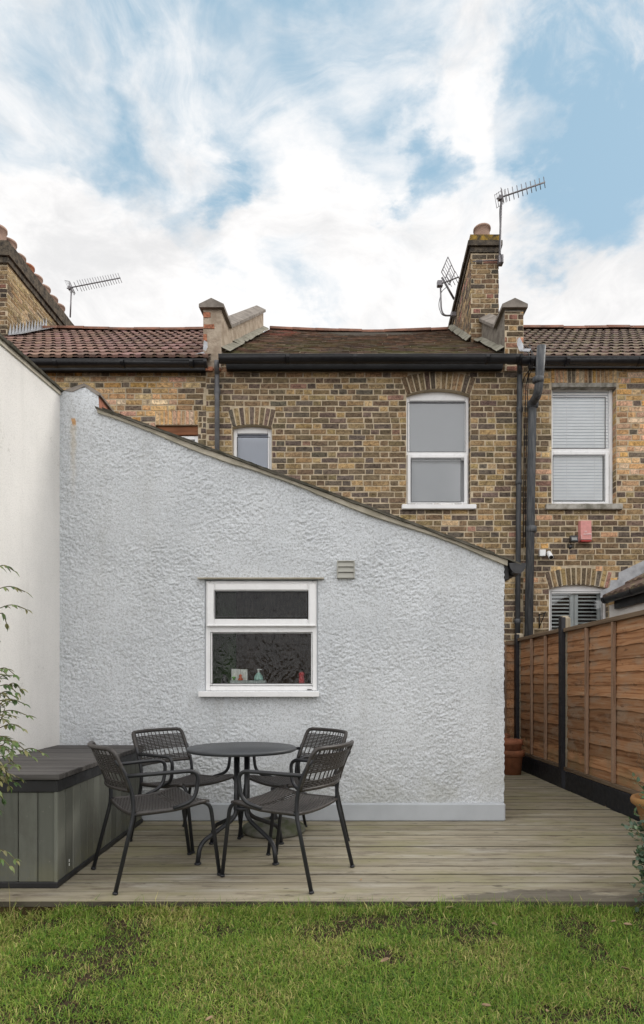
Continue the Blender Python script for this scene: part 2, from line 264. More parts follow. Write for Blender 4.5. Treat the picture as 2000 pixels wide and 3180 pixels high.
M = dict(
    brick=brick_mat(),
    mortar=simple('lime_mortar', (.56, .465, .33), .95, .1, .28, 12, (70, .6, .006)),
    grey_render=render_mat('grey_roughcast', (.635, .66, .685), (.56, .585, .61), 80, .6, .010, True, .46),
    white_render=render_mat('white_render', (.78, .762, .73), (.71, .695, .665), 95, .55, .006),
    plinth=simple('grey_plinth_paint', (.43, .455, .48), .6, .3, .10, 4, (30, .25, .004)),
    upvc=simple('white_plastic_frame', (.80, .80, .80), .32, .5, .06, 5),
    bead=simple('grey_gasket', (.10, .10, .10), .6, .3, .1),
    sill_stone=simple('weathered_stone', (.40, .38, .34), .9, .2, 0, 9, (30, .5, .006), c2=(.17, .16, .13)),
    sill_paint=simple('white_sill', (.78, .78, .78), .4, .4, .08, 6),
    black=simple('black_plastic', (.010, .010, .012), .36, .5, .3, 8),
    pipe=simple('weathered_black_pipe', (.035, .039, .045), .55, .4, 0, 7, (40, .2, .003), c2=(.075, .078, .082), stretch=(3, 3, .6)),
    pipe_grey=simple('grey_pipe', (.13, .132, .138), .5, .4, .35, 7),
    soil=simple('grey_soil_pipe', (.050, .055, .062), .6, .35, 0, 9, (50, .3, .003), c2=(.115, .118, .12), stretch=(4, 4, .5)),
    fascia=simple('dark_fascia', (.016, .016, .017), .5, .4, .3, 3),
    slate=slate_mat(),
    tile_l=tile_mat('red_brown_tile', (.215, .128, .104), (.165, .098, .082), .10),
    tile_r=tile_mat('dark_brown_tile', (.150, .098, .080), (.110, .076, .062), .35),
    ridge=simple('terracotta_ridge', (.26, .125, .085), .85, .2, 0, 6, (40, .4, .006), c2=(.16, .09, .065)),
    clay=simple('clay_pot', (.40, .275, .215), .85, .2, 0, 9, (40, .3, .005), c2=(.27, .18, .14)),
    clay_red=simple('red_clay_pot', (.40, .16, .09), .8, .2, 0, 9, (40, .3, .005), c2=(.28, .11, .06)),
    render_beige=simple('cracked_beige_render', (.46, .385, .30), .9, .1, 0, 7, (26, .9, .018), c2=(.31, .245, .185)),
    render_grey=simple('grey_brown_render', (.25, .225, .19), .9, .1, 0, 8, (30, .9, .018), c2=(.15, .13, .11)),
    coping=simple('concrete_coping', (.265, .235, .205), .9, .15, 0, 8, (50, .5, .005), c2=(.17, .15, .13)),
    mortar_grey=simple('grey_mortar_fillet', (.30, .285, .235), .95, .1, 0, 10, (35, .8, .012), c2=(.19, .18, .14)),
    lead=simple('lead_flashing', (.42, .43, .45), .45, .5, .3, 9, (22, .5, .01), .4),
    lichen=simple('lichened_brick', (.36, .23, .05), .95, .1, 0, 16, (50, .8, .012), c2=(.075, .062, .045)),
    soot=simple('sooty_brick', (.135, .112, .085), .95, .1, 0, 13, (40, .9, .016), c2=(.050, .045, .040)),
    verge=simple('weathered_verge_tile', (.105, .095, .075), .85, .2, 0, 12, (60, .5, .006), c2=(.05, .048, .035)),
    bedding=simple('cream_mortar', (.50, .46, .38), .9, .15, 0, 7, (40, .4, .005), c2=(.36, .33, .26)),
    deck=wood_grain('weathered_decking', ((.235, .205, .145), (.310, .276, .203), (.37, .334, .255)), 0, .78, 34, True, deck_extra, .004, (.90, 1.08)),
    deck_edge=simple('grimy_deck_edge', (.085, .075, .055), .95, .1, .5, 5),
    joist=simple('dark_joist', (.10, .07, .035), .9, .1, .4),
    lap=wood_grain('larch_lap_board', ((.21, .088, .036), (.40, .205, .10), (.48, .31, .19)), 1, .8, 24, True, fence_extra, .006, (.62, 1.32)),
    batten=wood_grain('fence_batten_wood', ((.18, .115, .075), (.28, .18, .12), (.35, .245, .17)), 2, .85, 30),
    rail=wood_grain('fence_rail_wood', ((.12, .082, .052), (.19, .135, .088), (.25, .19, .13)), 1, .85, 30),
    rawpost=wood_grain('bare_post_wood', ((.22, .18, .13), (.34, .29, .21), (.44, .39, .31)), 2, .9, 24),
    postpaint=simple('black_wood_paint', (.022, .023, .028), .5, .4, .3, 9, (40, .3, .003)),
    gravel=simple('black_gravel_board', (.014, .016, .022), .5, .4, .35, 8, (35, .4, .004)),
    lid=wood_grain('charcoal_lid_slats', ((.058, .053, .050), (.083, .077, .073), (.105, .098, .093)), 0, .62, 24),
    boxdark=simple('charcoal_box_trim', (.020, .020, .021), .45, .4, .25, 7),
    panel=wood_grain('grey_green_cladding', ((.108, .112, .095), (.128, .132, .112), (.142, .146, .126)), 2, .6, 18, True, panel_extra, .002),
    metal=simple('charcoal_powdercoat', (.015, .016, .019), .42, .45, .15, 20),
    tabletop=simple('charcoal_table_paint', (.046, .050, .055), .42, .45, .12, 60, (300, .1, .001)),
    rattan=simple('dark_brown_weave', (.048, .042, .038), .42, .4, 0, 90, None, c2=(.022, .019, .018)),
    rubber=simple('black_rubber', (.012, .012, .012), .7, .3, .1),
    concrete=simple('mossy_concrete', (.165, .16, .14), .95, .1, 0, 9, (60, .7, .008), c2=(.080, .09, .05)),
    soilmat=simple('bare_soil', (.060, .042, .028), 1.0, .1, 0, 16, (30, 1.0, .03), c2=(.025, .018, .012)),
    grass=tinted('grass_blades', .55, .25, .25, 8),
    leaf=tinted('shrub_leaves', .45, .4, .22, 25),
    bark=simple('thin_bark', (.17, .115, .075), .9, .1, .4, 30),
    stem=simple('green_brown_stem', (.13, .12, .06), .8, .2, .4, 30),
    dryleaf=simple('dry_leaf', (.30, .21, .13), .85, .15, .45, 30),
    terracotta=simple('garden_terracotta', (.31, .125, .065), .8, .2, 0, 9, (40, .3, .004), c2=(.20, .085, .045)),
    planter=simple('yellowed_terracotta', (.28, .145, .062), .8, .2, 0, 7, (40, .3, .004), c2=(.27, .15, .05)),
    glass=glass_mat('window_glass', (.93, .95, .96), .0, 1.5, 1.8),
    ripple=ripple_glass(),
    blind=simple('pale_grey_blind', (.50, .51, .525), .9, .1, .06, 1.2),  # sky reflection put into the grey of a sheet behind glass
    blind_sky=simple('bright_backing', (.66, .73, .80), .9, .1, .06, 1.2),
    blind_blue=simple('blue_grey_blind', (.40, .43, .50), .9, .1, .06, 1.2),
    slats=simple('white_blind_slats', (.92, .935, .94), .5, .3, .05),
    shutter=simple('white_shutter', (.66, .69, .68), .5, .3, .05),
    dark=simple('dark_interior', (.030, .026, .022), .95, .1, .4, 3),
    brown_room=simple('brown_room_wall', (.27, .195, .145), .9, .1, .5, 2.2),
    green_room=simple('green_room_curtain', (.06, .12, .04), .9, .1, .5, 3),
    vent=simple('beige_vent_plastic', (.36, .355, .315), .5, .4, .08),
    alarm=simple('faded_red_plastic', (.60, .26, .235), .5, .4, .15, 18),
    alarm_dark=simple('deep_red_plastic', (.40, .030, .022), .45, .4, .15),
    lettering=simple('pale_lettering', (.68, .64, .62), .6, .2, .02),
    camwhite=simple('white_casing', (.78, .78, .78), .35, .5, .04),
    lens=simple('black_lens', (.01, .01, .01), .1, .6, .1),
    lampface=simple('lamp_reflector', (.22, .23, .22), .35, .5, .1, 20),
    galv=simple('galvanised_metal', (.23, .22, .23), .5, .5, .25, 12, None, .6),
    cable=simple('black_cable', (.02, .02, .022), .6, .3, .1),
    wood_lintel=simple('brown_timber', (.22, .085, .035), .7, .3, .4, 8, stretch=(.4, 3, 3)),
    mint=simple('mint_plastic', (.45, .72, .66), .35, .5, .05), whitep=simple('white_card', (.85, .86, .84), .6, .3, .03),
    redp=simple('red_plastic', (.62, .05, .06), .3, .5, .1), orange=simple('orange_plastic', (.75, .16, .06), .4, .5, .05),
    greyp=simple('grey_tray_plastic', (.38, .42, .42), .5, .4, .05), blackp=simple('black_glass', (.015, .017, .016), .15, .6, .05),
    greenp=simple('green_plastic', (.20, .55, .10), .4, .5, .05), dust=simple('exposed_red_brick', (.44, .20, .135), .95, .1, 0, 18, (50, .6, .008), c2=(.28, .12, .08)),
)
# ------------------------------------------------------------------ mesh builder
def P(px, py, Y): return Vector(((px-1000)/F*Y, Y, EYE-(py-2125)/F*Y))
def wloc(o):
    v = Vector((0, 0, 0))
    while o is not None: v += o.location; o = o.parent
    return v
class MB:
    def __init__(s): s.v = []; s.f = []; s.m = []; s.c = []; s.sm = []; s.mi = 0; s.col = (1, 1, 1); s.smooth = False
    def face(s, ids): s.f.append(tuple(ids)); s.m.append(s.mi); s.c.append(s.col); s.sm.append(s.smooth)
    def add(s, pts):
        n = len(s.v); s.v.extend(tuple(p) for p in pts); return list(range(n, n+len(pts)))
    def quad(s, *pts): s.face(s.add(pts))
    def poly(s, pts): s.face(s.add(pts))
    def hexa(s, p):    # p: 4 bottom (ccw from above), 4 top
        i = s.add(p)
        for q in ((0, 3, 2, 1), (4, 5, 6, 7), (0, 1, 5, 4), (1, 2, 6, 5), (2, 3, 7, 6), (3, 0, 4, 7)): s.face([i[k] for k in q])
    def box(s, x0, x1, y0, y1, z0, z1, k=0.0):
        dx = k*(y1-y0)
        s.hexa([(x0, y0, z0), (x1, y0, z0), (x1+dx, y1, z0), (x0+dx, y1, z0), (x0, y0, z1), (x1, y0, z1), (x1+dx, y1, z1), (x0+dx, y1, z1)])
    def bbox(s, x0, x1, y0, y1, z0, z1, b=.004):      # box with its long edges chamfered on every side
        b = min(b, (x1-x0)*.45, (y1-y0)*.45, (z1-z0)*.45)
        pts = []
        for x, xs in ((x0, 1), (x1, -1)):
            for y, ys in ((y0, 1), (y1, -1)):
                for z, zs in ((z0, 1), (z1, -1)):
                    pts += [(x, y+ys*b, z+zs*b), (x+xs*b, y, z+zs*b), (x+xs*b, y+ys*b, z)]
        i0 = len(s.v); s.v.extend(pts)
        def c(ix, iy, iz, a): return i0+((ix*2+iy)*2+iz)*3+a
        for a in (0, 1): 
            q = [c(a, 0, 0, 0), c(a, 1, 0, 0), c(a, 1, 1, 0), c(a, 0, 1, 0)]; s.face(q if a else q[::-1])
            q = [c(0, a, 0, 1), c(1, a, 0, 1), c(1, a, 1, 1), c(0, a, 1, 1)]; s.face(q[::-1] if a else q)
            q = [c(0, 0, a, 2), c(1, 0, a, 2), c(1, 1, a, 2), c(0, 1, a, 2)]; s.face(q if a else q[::-1])
        for i in (0, 1):
            for j in (0, 1):
                fl = (i+j) % 2
                q = [c(i, j, 0, 0), c(i, j, 0, 1), c(i, j, 1, 1), c(i, j, 1, 0)]; s.face(q if not fl else q[::-1])
                q = [c(i, 0, j, 0), c(i, 1, j, 0), c(i, 1, j, 2), c(i, 0, j, 2)]; s.face(q if not fl else q[::-1])
                q = [c(0, i, j, 1), c(1, i, j, 1), c(1, i, j, 2), c(0, i, j, 2)]; s.face(q[::-1] if not fl else q)
        for i in (0, 1):
            for j in (0, 1):
                for k in (0, 1): s.face([c(i, j, k, 0), c(i, j, k, 1), c(i, j, k, 2)])
    def prism_xz(s, pts, y0, y1, k=0.0):               # polygon in x,z extruded along y
        n = len(pts); dx = k*(y1-y0)
        a = s.add([(x, y0, z) for x, z in pts]); b = s.add([(x+dx, y1, z) for x, z in pts])
        s.face(a); s.face(b[::-1])
        for i in range(n): j = (i+1) % n; s.face([a[i], b[i], b[j], a[j]])
    def prism_yz(s, pts, x0, x1, k=0.0, yref=0.0):     # polygon in y,z extruded along x (sheared by k along y)
        n = len(pts)
        a = s.add([(x0+k*(y-yref), y, z) for y, z in pts]); b = s.add([(x1+k*(y-yref), y, z) for y, z in pts])
        s.face(a[::-1]); s.face(b)
        for i in range(n): j = (i+1) % n; s.face([a[i], a[j], b[j], b[i]])
    def tube(s, path, r, seg=8, caps=True, flat=1.0):
        path = [Vector(p) for p in path]; n = len(path); sm = s.smooth; s.smooth = True
        rs = r if isinstance(r, (list, tuple)) else [r]*n
        T = []
        for i in range(n):
            t = path[min(i+1, n-1)]-path[max(i-1, 0)]
            T.append(t.normalized() if t.length > 1e-9 else Vector((0, 0, 1)))
        up = Vector((0, 0, 1)) if abs(T[0].z) < .9 else Vector((1, 0, 0))
        nx = T[0].cross(up).normalized(); rings = []
        for i in range(n):
            nx = (nx-T[i]*nx.dot(T[i])).normalized(); ny = T[i].cross(nx)
            rings.append(s.add([path[i]+nx*(math.cos(a)*rs[i])+ny*(math.sin(a)*rs[i]*flat) for a in [2*math.pi*k/seg for k in range(seg)]]))
        for i in range(n-1):
            for k in range(seg):
                j = (k+1) % seg; s.face([rings[i][k], rings[i][j], rings[i+1][j], rings[i+1][k]])
        s.smooth = False
        if caps: s.face(rings[0][::-1]); s.face(rings[-1])
        s.smooth = sm
    def lathe(s, prof, c=(0, 0, 0), seg=24, smooth=True):   # prof: (r, z) from bottom to top
        sm = s.smooth; s.smooth = smooth; rings = []
        for r, z in prof:
            if r < 1e-6: rings.append(s.add([(c[0], c[1], c[2]+z)]))
            else: rings.append(s.add([(c[0]+r*math.cos(2*math.pi*k/seg), c[1]+r*math.sin(2*math.pi*k/seg), c[2]+z) for k in range(seg)]))
        for a, b in zip(rings, rings[1:]):
            for k in range(seg):
                j = (k+1) % seg
                if len(a) == 1 and len(b) == 1: continue
                if len(a) == 1: s.face([a[0], b[j], b[k]])
                elif len(b) == 1: s.face([a[k], a[j], b[0]])
                else: s.face([a[k], a[j], b[j], b[k]])
        s.smooth = sm
    def build(s, name, mats, parent=None, bevel=0, fix=False):
        me = bpy.data.meshes.new(name)
        o3 = wloc(parent) if parent else Vector((0, 0, 0))
        me.from_pydata([(x-o3.x, y-o3.y, z-o3.z) for x, y, z in s.v], [], s.f)
        for m in (mats if isinstance(mats, (list, tuple)) else [mats]): me.materials.append(m)
        me.polygons.foreach_set('material_index', s.m); me.polygons.foreach_set('use_smooth', s.sm)
        a = me.attributes.new('tint', 'FLOAT_COLOR', 'FACE')
        a.data.foreach_set('color', np.array([(*c, 1) for c in s.c], dtype=np.float32).ravel())
        me.validate(); me.update()
        o = bpy.data.objects.new(name, me); COL.objects.link(o)
        if parent: o.parent = parent
        if bevel:
            md = o.modifiers.new('bevel', 'BEVEL'); md.width = bevel; md.segments = 2; md.limit_method = 'ANGLE'; md.angle_limit = R(50)
        return o
def fillet(pts, r, n=6):
    pts = [Vector(p) for p in pts]; out = [pts[0]]
    for i in range(1, len(pts)-1):
        a, b, c = pts[i-1], pts[i], pts[i+1]; ri = r[i-1] if isinstance(r, (list, tuple)) else r
        d1 = (a-b); d2 = (c-b); q = min(ri, d1.length*.49, d2.length*.49)
        p1 = b+d1.normalized()*q; p2 = b+d2.normalized()*q
        for k in range(n+1):
            t = k/n; out.append(p1*(1-t)**2+b*2*t*(1-t)+p2*t*t)
    out.append(pts[-1]); return out
def thing(name, label, cat, loc=(0, 0, 0), group=None):
    o = bpy.data.objects.new(name, None); COL.objects.link(o); o.location = loc; o.empty_display_size = .1
    o['label'] = label; o['category'] = cat
    if group: o['group'] = group
    return o
def tag(o, label, cat, group=None):
    o['label'] = label; o['category'] = cat
    if group: o['group'] = group
    return o
def kind(o, k): o['kind'] = k; return o
def jit(a): return random.uniform(-a, a)
# ------------------------------------------------------------------ ground, lawn, deck
def vnoise(x, y, seed):         # smooth value noise on numpy arrays
    xi = np.floor(x).astype(np.int64); yi = np.floor(y).astype(np.int64); fx = x-xi; fy = y-yi
    fx = fx*fx*(3-2*fx); fy = fy*fy*(3-2*fy)
    def h(a, b):
        n = (a*374761393+b*668265263+seed*974634541) & 0xffffffff
        n = ((n ^ (n >> 13))*1274126177) & 0xffffffff
        return ((n ^ (n >> 16)) & 0xffff)/65535.0
    return (h(xi, yi)*(1-fx)+h(xi+1, yi)*fx)*(1-fy)+(h(xi, yi+1)*(1-fx)+h(xi+1, yi+1)*fx)*fy
def fbm(x, y, s, octs=4):
    t = 0; a = .5
    for k in range(octs): t = t+a*vnoise(x*2**k, y*2**k, s+k); a *= .5
    return t/(1-.5**octs)
def mesh_np(name, verts, quads, mat, parent=None, smooth=True, tint=None):
    me = bpy.data.meshes.new(name); nq = len(quads)
    me.vertices.add(len(verts)); me.vertices.foreach_set('co', np.asarray(verts, np.float32).ravel())
    me.loops.add(nq*4); me.loops.foreach_set('vertex_index', np.asarray(quads, np.int32).ravel())
    me.polygons.add(nq); me.polygons.foreach_set('loop_start', np.arange(nq, dtype=np.int32)*4)
    me.polygons.foreach_set('use_smooth', np.full(nq, smooth)); me.materials.append(mat)
    if tint is not None:
        a = me.attributes.new('tint', 'FLOAT_COLOR', 'FACE'); a.data.foreach_set('color', np.asarray(tint, np.float32).ravel())
    me.update(calc_edges=True); me.validate()
    o = bpy.data.objects.new(name, me); COL.objects.link(o)
    if parent: o.parent = parent
    return o
def lawn_z(x, y):
    z = -.060+.030*(fbm(x*2.2, y*2.2, 3)-.5)+.022*np.clip((y-2.75)/.25, 0, 1)
    z = z-.075*np.clip((-1.30-x)/.35, 0, 1)*np.clip((y-2.3)/.4, 0, 1)
    return z
g = MB(); g.quad((-400, -400, -.30), (400, -400, -.30), (400, 400, -.30), (-400, 400, -.30))
kind(g.build('ground', M['soilmat']), 'structure')
nx, ny = 150, 90
gx, gy = np.meshgrid(np.linspace(-3.2, 3.2, nx), np.linspace(-1.5, 3.12, ny))
gz = lawn_z(gx, gy)+.012*(fbm(gx*14, gy*14, 9)-.5)
idx = np.arange(nx*ny).reshape(ny, nx)
q = np.stack([idx[:-1, :-1], idx[:-1, 1:], idx[1:, 1:], idx[1:, :-1]], -1).reshape(-1, 4)
kind(mesh_np('lawn', np.stack([gx, gy, gz], -1).reshape(-1, 3), q, M['soilmat']), 'structure')
def grass():
    def zone(n, x0, x1, y0, y1, hk):
        x = RNG.uniform(x0, x1, n); y = RNG.uniform(y0, y1, n)
        bare = fbm(x*4.3+5, y*6.2, 21, 5)
        edge = np.exp(-((y-2.86)/.10)**2)
        soil = bare+.10*edge+.16*np.clip((x-1.15)/.5, 0, 1)*np.clip((y-2.55)/.3, 0, 1)
        keep = RNG.uniform(0, 1, n) > np.clip((soil-.545)/.18, 0, .76)
        x, y = x[keep], y[keep]; n = len(x)
        lush = fbm(x*2.3, y*2.3, 40, 4); dry = fbm(x*2.7+9, y*2.7, 51, 4)
        h = hk*RNG.uniform(.55, 1.25, n)*(.45+.9*lush)
        h = h*(1+.35*np.exp(-((y-3.02)/.05)**2))
        ang = RNG.uniform(0, 2*np.pi, n)
        lean = np.clip(RNG.normal(1.12, .40, n), .05, 1.52)
        w = RNG.uniform(.0007, .0017, n)
        d = np.stack([np.cos(ang), np.sin(ang)], -1); s = np.stack([-d[:, 1], d[:, 0]], -1)
        z = lawn_z(x, y)
        def pt(t, l, k):
            p = np.empty((n, 3)); L = h*np.sin(lean*l)*t; p[:, 0] = x+d[:, 0]*L+s[:, 0]*w*k; p[:, 1] = y+d[:, 1]*L+s[:, 1]*w*k
            p[:, 2] = z+h*t*np.cos(lean*l)+.001; return p
        v = np.stack([pt(0, .6, -1), pt(0, .6, 1), pt(.55, .75, .85), pt(.55, .75, -.85), pt(1, 1.12, .12), pt(1, 1.12, -.12)], 1)
        base = np.arange(n)[:, None]*6
        qd = np.concatenate([base+np.array([0, 1, 2, 3]), base+np.array([3, 2, 4, 5])], 1).reshape(-1, 4)
        pal = np.array([(.105, .195, .024), (.155, .235, .034), (.215, .265, .058), (.28, .275, .095), (.070, .140, .026), (.42, .36, .17), (.23, .16, .08)])
        dr = np.clip((dry-.44)*3.0+.35*np.clip((-.1-x)/1.2, 0, 1)*np.clip((2.9-y)/.3, 0, 1)*np.clip((y-2.15)/.3, 0, 1), 0, 1)[:, None]+.25*np.exp(-((y-2.95)/.12)**2)[:, None]
        pr = np.array([.27, .26, .17, .06, .19, .03, .02])*(1-dr*.8)+np.array([.06, .15, .24, .22, .02, .2, .11])*dr
        pr = np.clip(pr, .001, None); pr /= pr.sum(1, keepdims=True)
        k = (RNG.uniform(0, 1, n)[:, None] > np.cumsum(pr, 1)).sum(1).clip(0, 6)
        c = pal[k]*np.array([1.12, 1.16, .96])*RNG.uniform(.75, 1.25, n)[:, None]
        c4 = np.concatenate([c, np.ones((n, 1))], 1)
        return v.reshape(-1, 3), qd, np.repeat(c4, 2, 0)
    parts = [zone(185000, -2.2, 2.2, 1.75, 3.06, .040), zone(26000, -2.6, 2.6, .2, 1.75, .055), zone(2600, -2.2, -1.45, 2.55, 3.0, .12), zone(5200, -2.2, 2.2, 2.94, 3.05, .070)]
    off = 0; V = []; Q = []; C = []
    for v, q_, c in parts: V.append(v); Q.append(q_+off); C.append(c); off += len(v)
    kind(mesh_np('grass', np.concatenate(V), np.concatenate(Q), M['grass'], None, True, np.concatenate(C)), 'stuff')
grass()
def leaf_litter():
    spots = [(530, 2832), (634, 2856), (540, 2838), (1060, 2872), (1210, 2805), (1196, 2992), (1535, 2880), (1806, 2822), (1950, 2880), (1905, 2870), (268, 2835), (1395, 2806), (65, 2830), (1700, 3150), (720, 2810), (1512, 2825), (1942, 3018), (650, 3175), (1510, 3135), (1290, 2835)]
    for i, (px, py) in enumerate(spots):
        Y = 1.145*F/(py-2125); c = P(px, py, Y)
        if py < 2812: Y = 3.0; c = Vector(((px-1000)/F*Y, Y, -.03))
        b = MB(); L = random.uniform(.012, .024); W = L*random.uniform(.3, .55); a = random.uniform(0, 6.28); cu = random.uniform(.4, 1.2)
        ux = Vector((math.cos(a), math.sin(a), .25*jit(1))); vx = Vector((-math.sin(a), math.cos(a), .5*jit(1)))
        rows = []
        for t in np.linspace(-1, 1, 7):
            wv = W*(1-t*t)**.6+.0006; zz = L*.35*cu*t*t
            rows.append(b.add([c+ux*L*float(t)+vx*wv*float(e)+Vector((0, 0, zz+abs(float(e))*wv*.9+.010)) for e in (-1, 0, 1)]))
        b.smooth = True
        for r0, r1 in zip(rows, rows[1:]):
            for k in (0, 1): b.face([r0[k], r0[k+1], r1[k+1], r1[k]])
        tag(b.build('fallen_leaf', M['dryleaf']), 'small dry curled brown leaf lying on the grass of the lawn', 'leaf', 'fallen leaves on the lawn')
leaf_litter()
def deck_litter():
    for px, py in ((1760, 2491), (1774, 2489), (1787, 2489), (1695, 2427), (1880, 2506), (1786, 2521), (1936, 2615), (1470, 2546), (1120, 2735), (1648, 2442)):
        Y = EYE*F/(py-2125); c = P(px, py, Y); b = MB(); L = random.uniform(.008, .016); a = random.uniform(0, 6.28); u = Vector((math.cos(a), math.sin(a), .1)); v = Vector((-math.sin(a), math.cos(a), .25))
        pts = [c+u*L*t_+v*L*w_*.45+Vector((0, 0, .004+.5*L*t_*t_)) for t_, w_ in ((-1, 0), (-.3, 1), (.5, .8), (1, 0), (.4, -.9), (-.4, -.8))]
        b.poly(pts); tag(b.build('fallen_leaf', M['dryleaf']), 'tiny brown leaf scrap lying on the grey decking boards', 'leaf', 'leaf scraps on the deck')
deck_litter()
def deck():
    b = MB(); y = 3.04; i = 0
    while y < 8.05:
        x0, x1 = (-2.11, 2.545) if y < 4.80 else (1.46, 2.545)
        joints = [x0, x1]
        for a, c in zip(joints, joints[1:]):
            t = random.random(); b.col = (t, random.random(), random.random()); dz = jit(.0022)
            ya, yb = y+.0030+jit(.0012), y+.150-.0030+jit(.0012)
            n0 = len(b.f); b.bbox(a+.001, c-.001, ya, min(yb, 8.07), -.028+dz, dz, .0018)
            for k in range(n0, len(b.f)): b.m[k] = 0 if k == n0+5 else 1      # sides and chamfers coloured dark to draw the seam shade
        y += .150; i += 1
    kind(b.build('deck', [M['deck'], M['deck_edge']]), 'structure')
    b = MB()
    b.box(-2.2, 2.545, 3.075, 3.10, -.17, -.030)
    for x in np.arange(-2.1, 2.5, .4): b.box(x, x+.045, 3.101, 8.0 if x > 1.47 else 4.8, -.17, -.030)
    kind(b.build('deck_frame', M['joist']), 'structure')
deck()
# ------------------------------------------------------------------ brickwork
BH = .0767                       # course height
PAL_DARK = [((.145, .112, .076), 20), ((.185, .140, .088), 22), ((.255, .188, .108), 17), ((.115, .096, .080), 18), ((.34, .245, .13), 10), ((.155, .115, .095), 9), ((.26, .16, .12), 2), ((.42, .32, .20), 3)]
PAL_LIGHT = [((.500, .330, .170), 20), ((.56, .41, .235), 18), ((.470, .300, .180), 14), ((.170, .135, .105), 10), ((.56, .37, .26), 13), ((.37, .25, .14), 11), ((.52, .32, .13), 8), ((.135, .115, .10), 5), ((.62, .50, .36), 7)]
PAL_CHIM = [((.105, .080, .058), 20), ((.160, .115, .070), 20), ((.215, .155, .095), 14), ((.075, .064, .053), 14), ((.24, .125, .095), 3), ((.30, .22, .13), 14)]
def pick(pal):
    t = random.random()*sum(w for _, w in pal)
    for c, w in pal:
        t -= w
        if t <= 0: break
    k = random.uniform(.82, 1.2); return tuple(min(.9, x*k*random.uniform(.95, 1.05)) for x in c)
def brick(b, fr, u0, u1, z0, z1, proud=.005, tilt=None):
    """one brick face: outer edge sunk in the mortar, front face bevelled and slightly uneven"""
    e = .0042
    def q(u, z, n):
        if tilt: u, z = tilt(u, z)
        return fr(u, z, n)
    uu = [u0, u0+(u1-u0)*.5+jit(.01), u1]
    out = [(uu[0]+jit(.003), z0+jit(.003)), (uu[1], z0+jit(.004)), (uu[2]+jit(.003), z0+jit(.003)), (uu[2]+jit(.003), z1+jit(.003)), (uu[1], z1+jit(.004)), (uu[0]+jit(.003), z1+jit(.003))]
    cu, cz = (u0+u1)/2, (z0+z1)/2
    p = proud+jit(.0025)
    ins = [(u+(e if u < cu-.01 else -e if u > cu+.01 else 0), z+(e if z < cz else -e)) for u, z in out]
    a = b.add([q(u, z, -.004) for u, z in out]); c = b.add([q(u, z, p+jit(.0015)) for u, z in ins])
    b.face(c)
    for i in range(6): j = (i+1) % 6; b.face([a[i], a[j], c[j], c[i]])
PAL_SIDE = [((.30, .225, .125), 20), ((.25, .18, .10), 20), ((.36, .28, .17), 16), ((.18, .14, .10), 14), ((.40, .31, .19), 10)]  # side faces of the left stack: sunlight put into paler bricks
def brick_panel(b, fr, w0, w1, z0, z1, pal, excl=None, phase=0, top=None):
    """Flemish bond over a rectangle of the frame fr(u, z, out)"""
    r = 0; z = z0
    while z < z1-.02:
        zt = min(z+BH, z1); zm = (z+zt)/2
        cuts = excl(zm) if excl else []
        u = w0-(.18 if r % 2 else 0)-phase-jit(.03); k = 0; j = .0115
        while u < w1:
            L = (.222 if k % 2 == 0 else .106)+jit(.006)
            if random.random() < .06: L = random.choice((.222, .106, .15))
            segs = [(max(u, w0), min(u+L, w1))]
            for c0, c1 in cuts:
                ns = []
                for s0, s1 in segs:
                    if c1 <= s0 or c0 >= s1: ns.append((s0, s1)); continue
                    if s0 < c0: ns.append((s0, c0-.004))
                    if s1 > c1: ns.append((c1+.004, s1))
                segs = ns
            for s0, s1 in segs:
                if s1-s0 > .03:
                    b.col = pick(pal((s0+s1)/2, zm)); zz = jit(.0025)
                    brick(b, fr, s0, s1, z+.0062+zz, zt-.0052+zz)
            u += L+j+jit(.003); k += 1
        z += BH; r += 1
def house_frame(Y): return lambda u, z, n: (u, Y-n, z)
WY = 8.10                         # face of the terrace
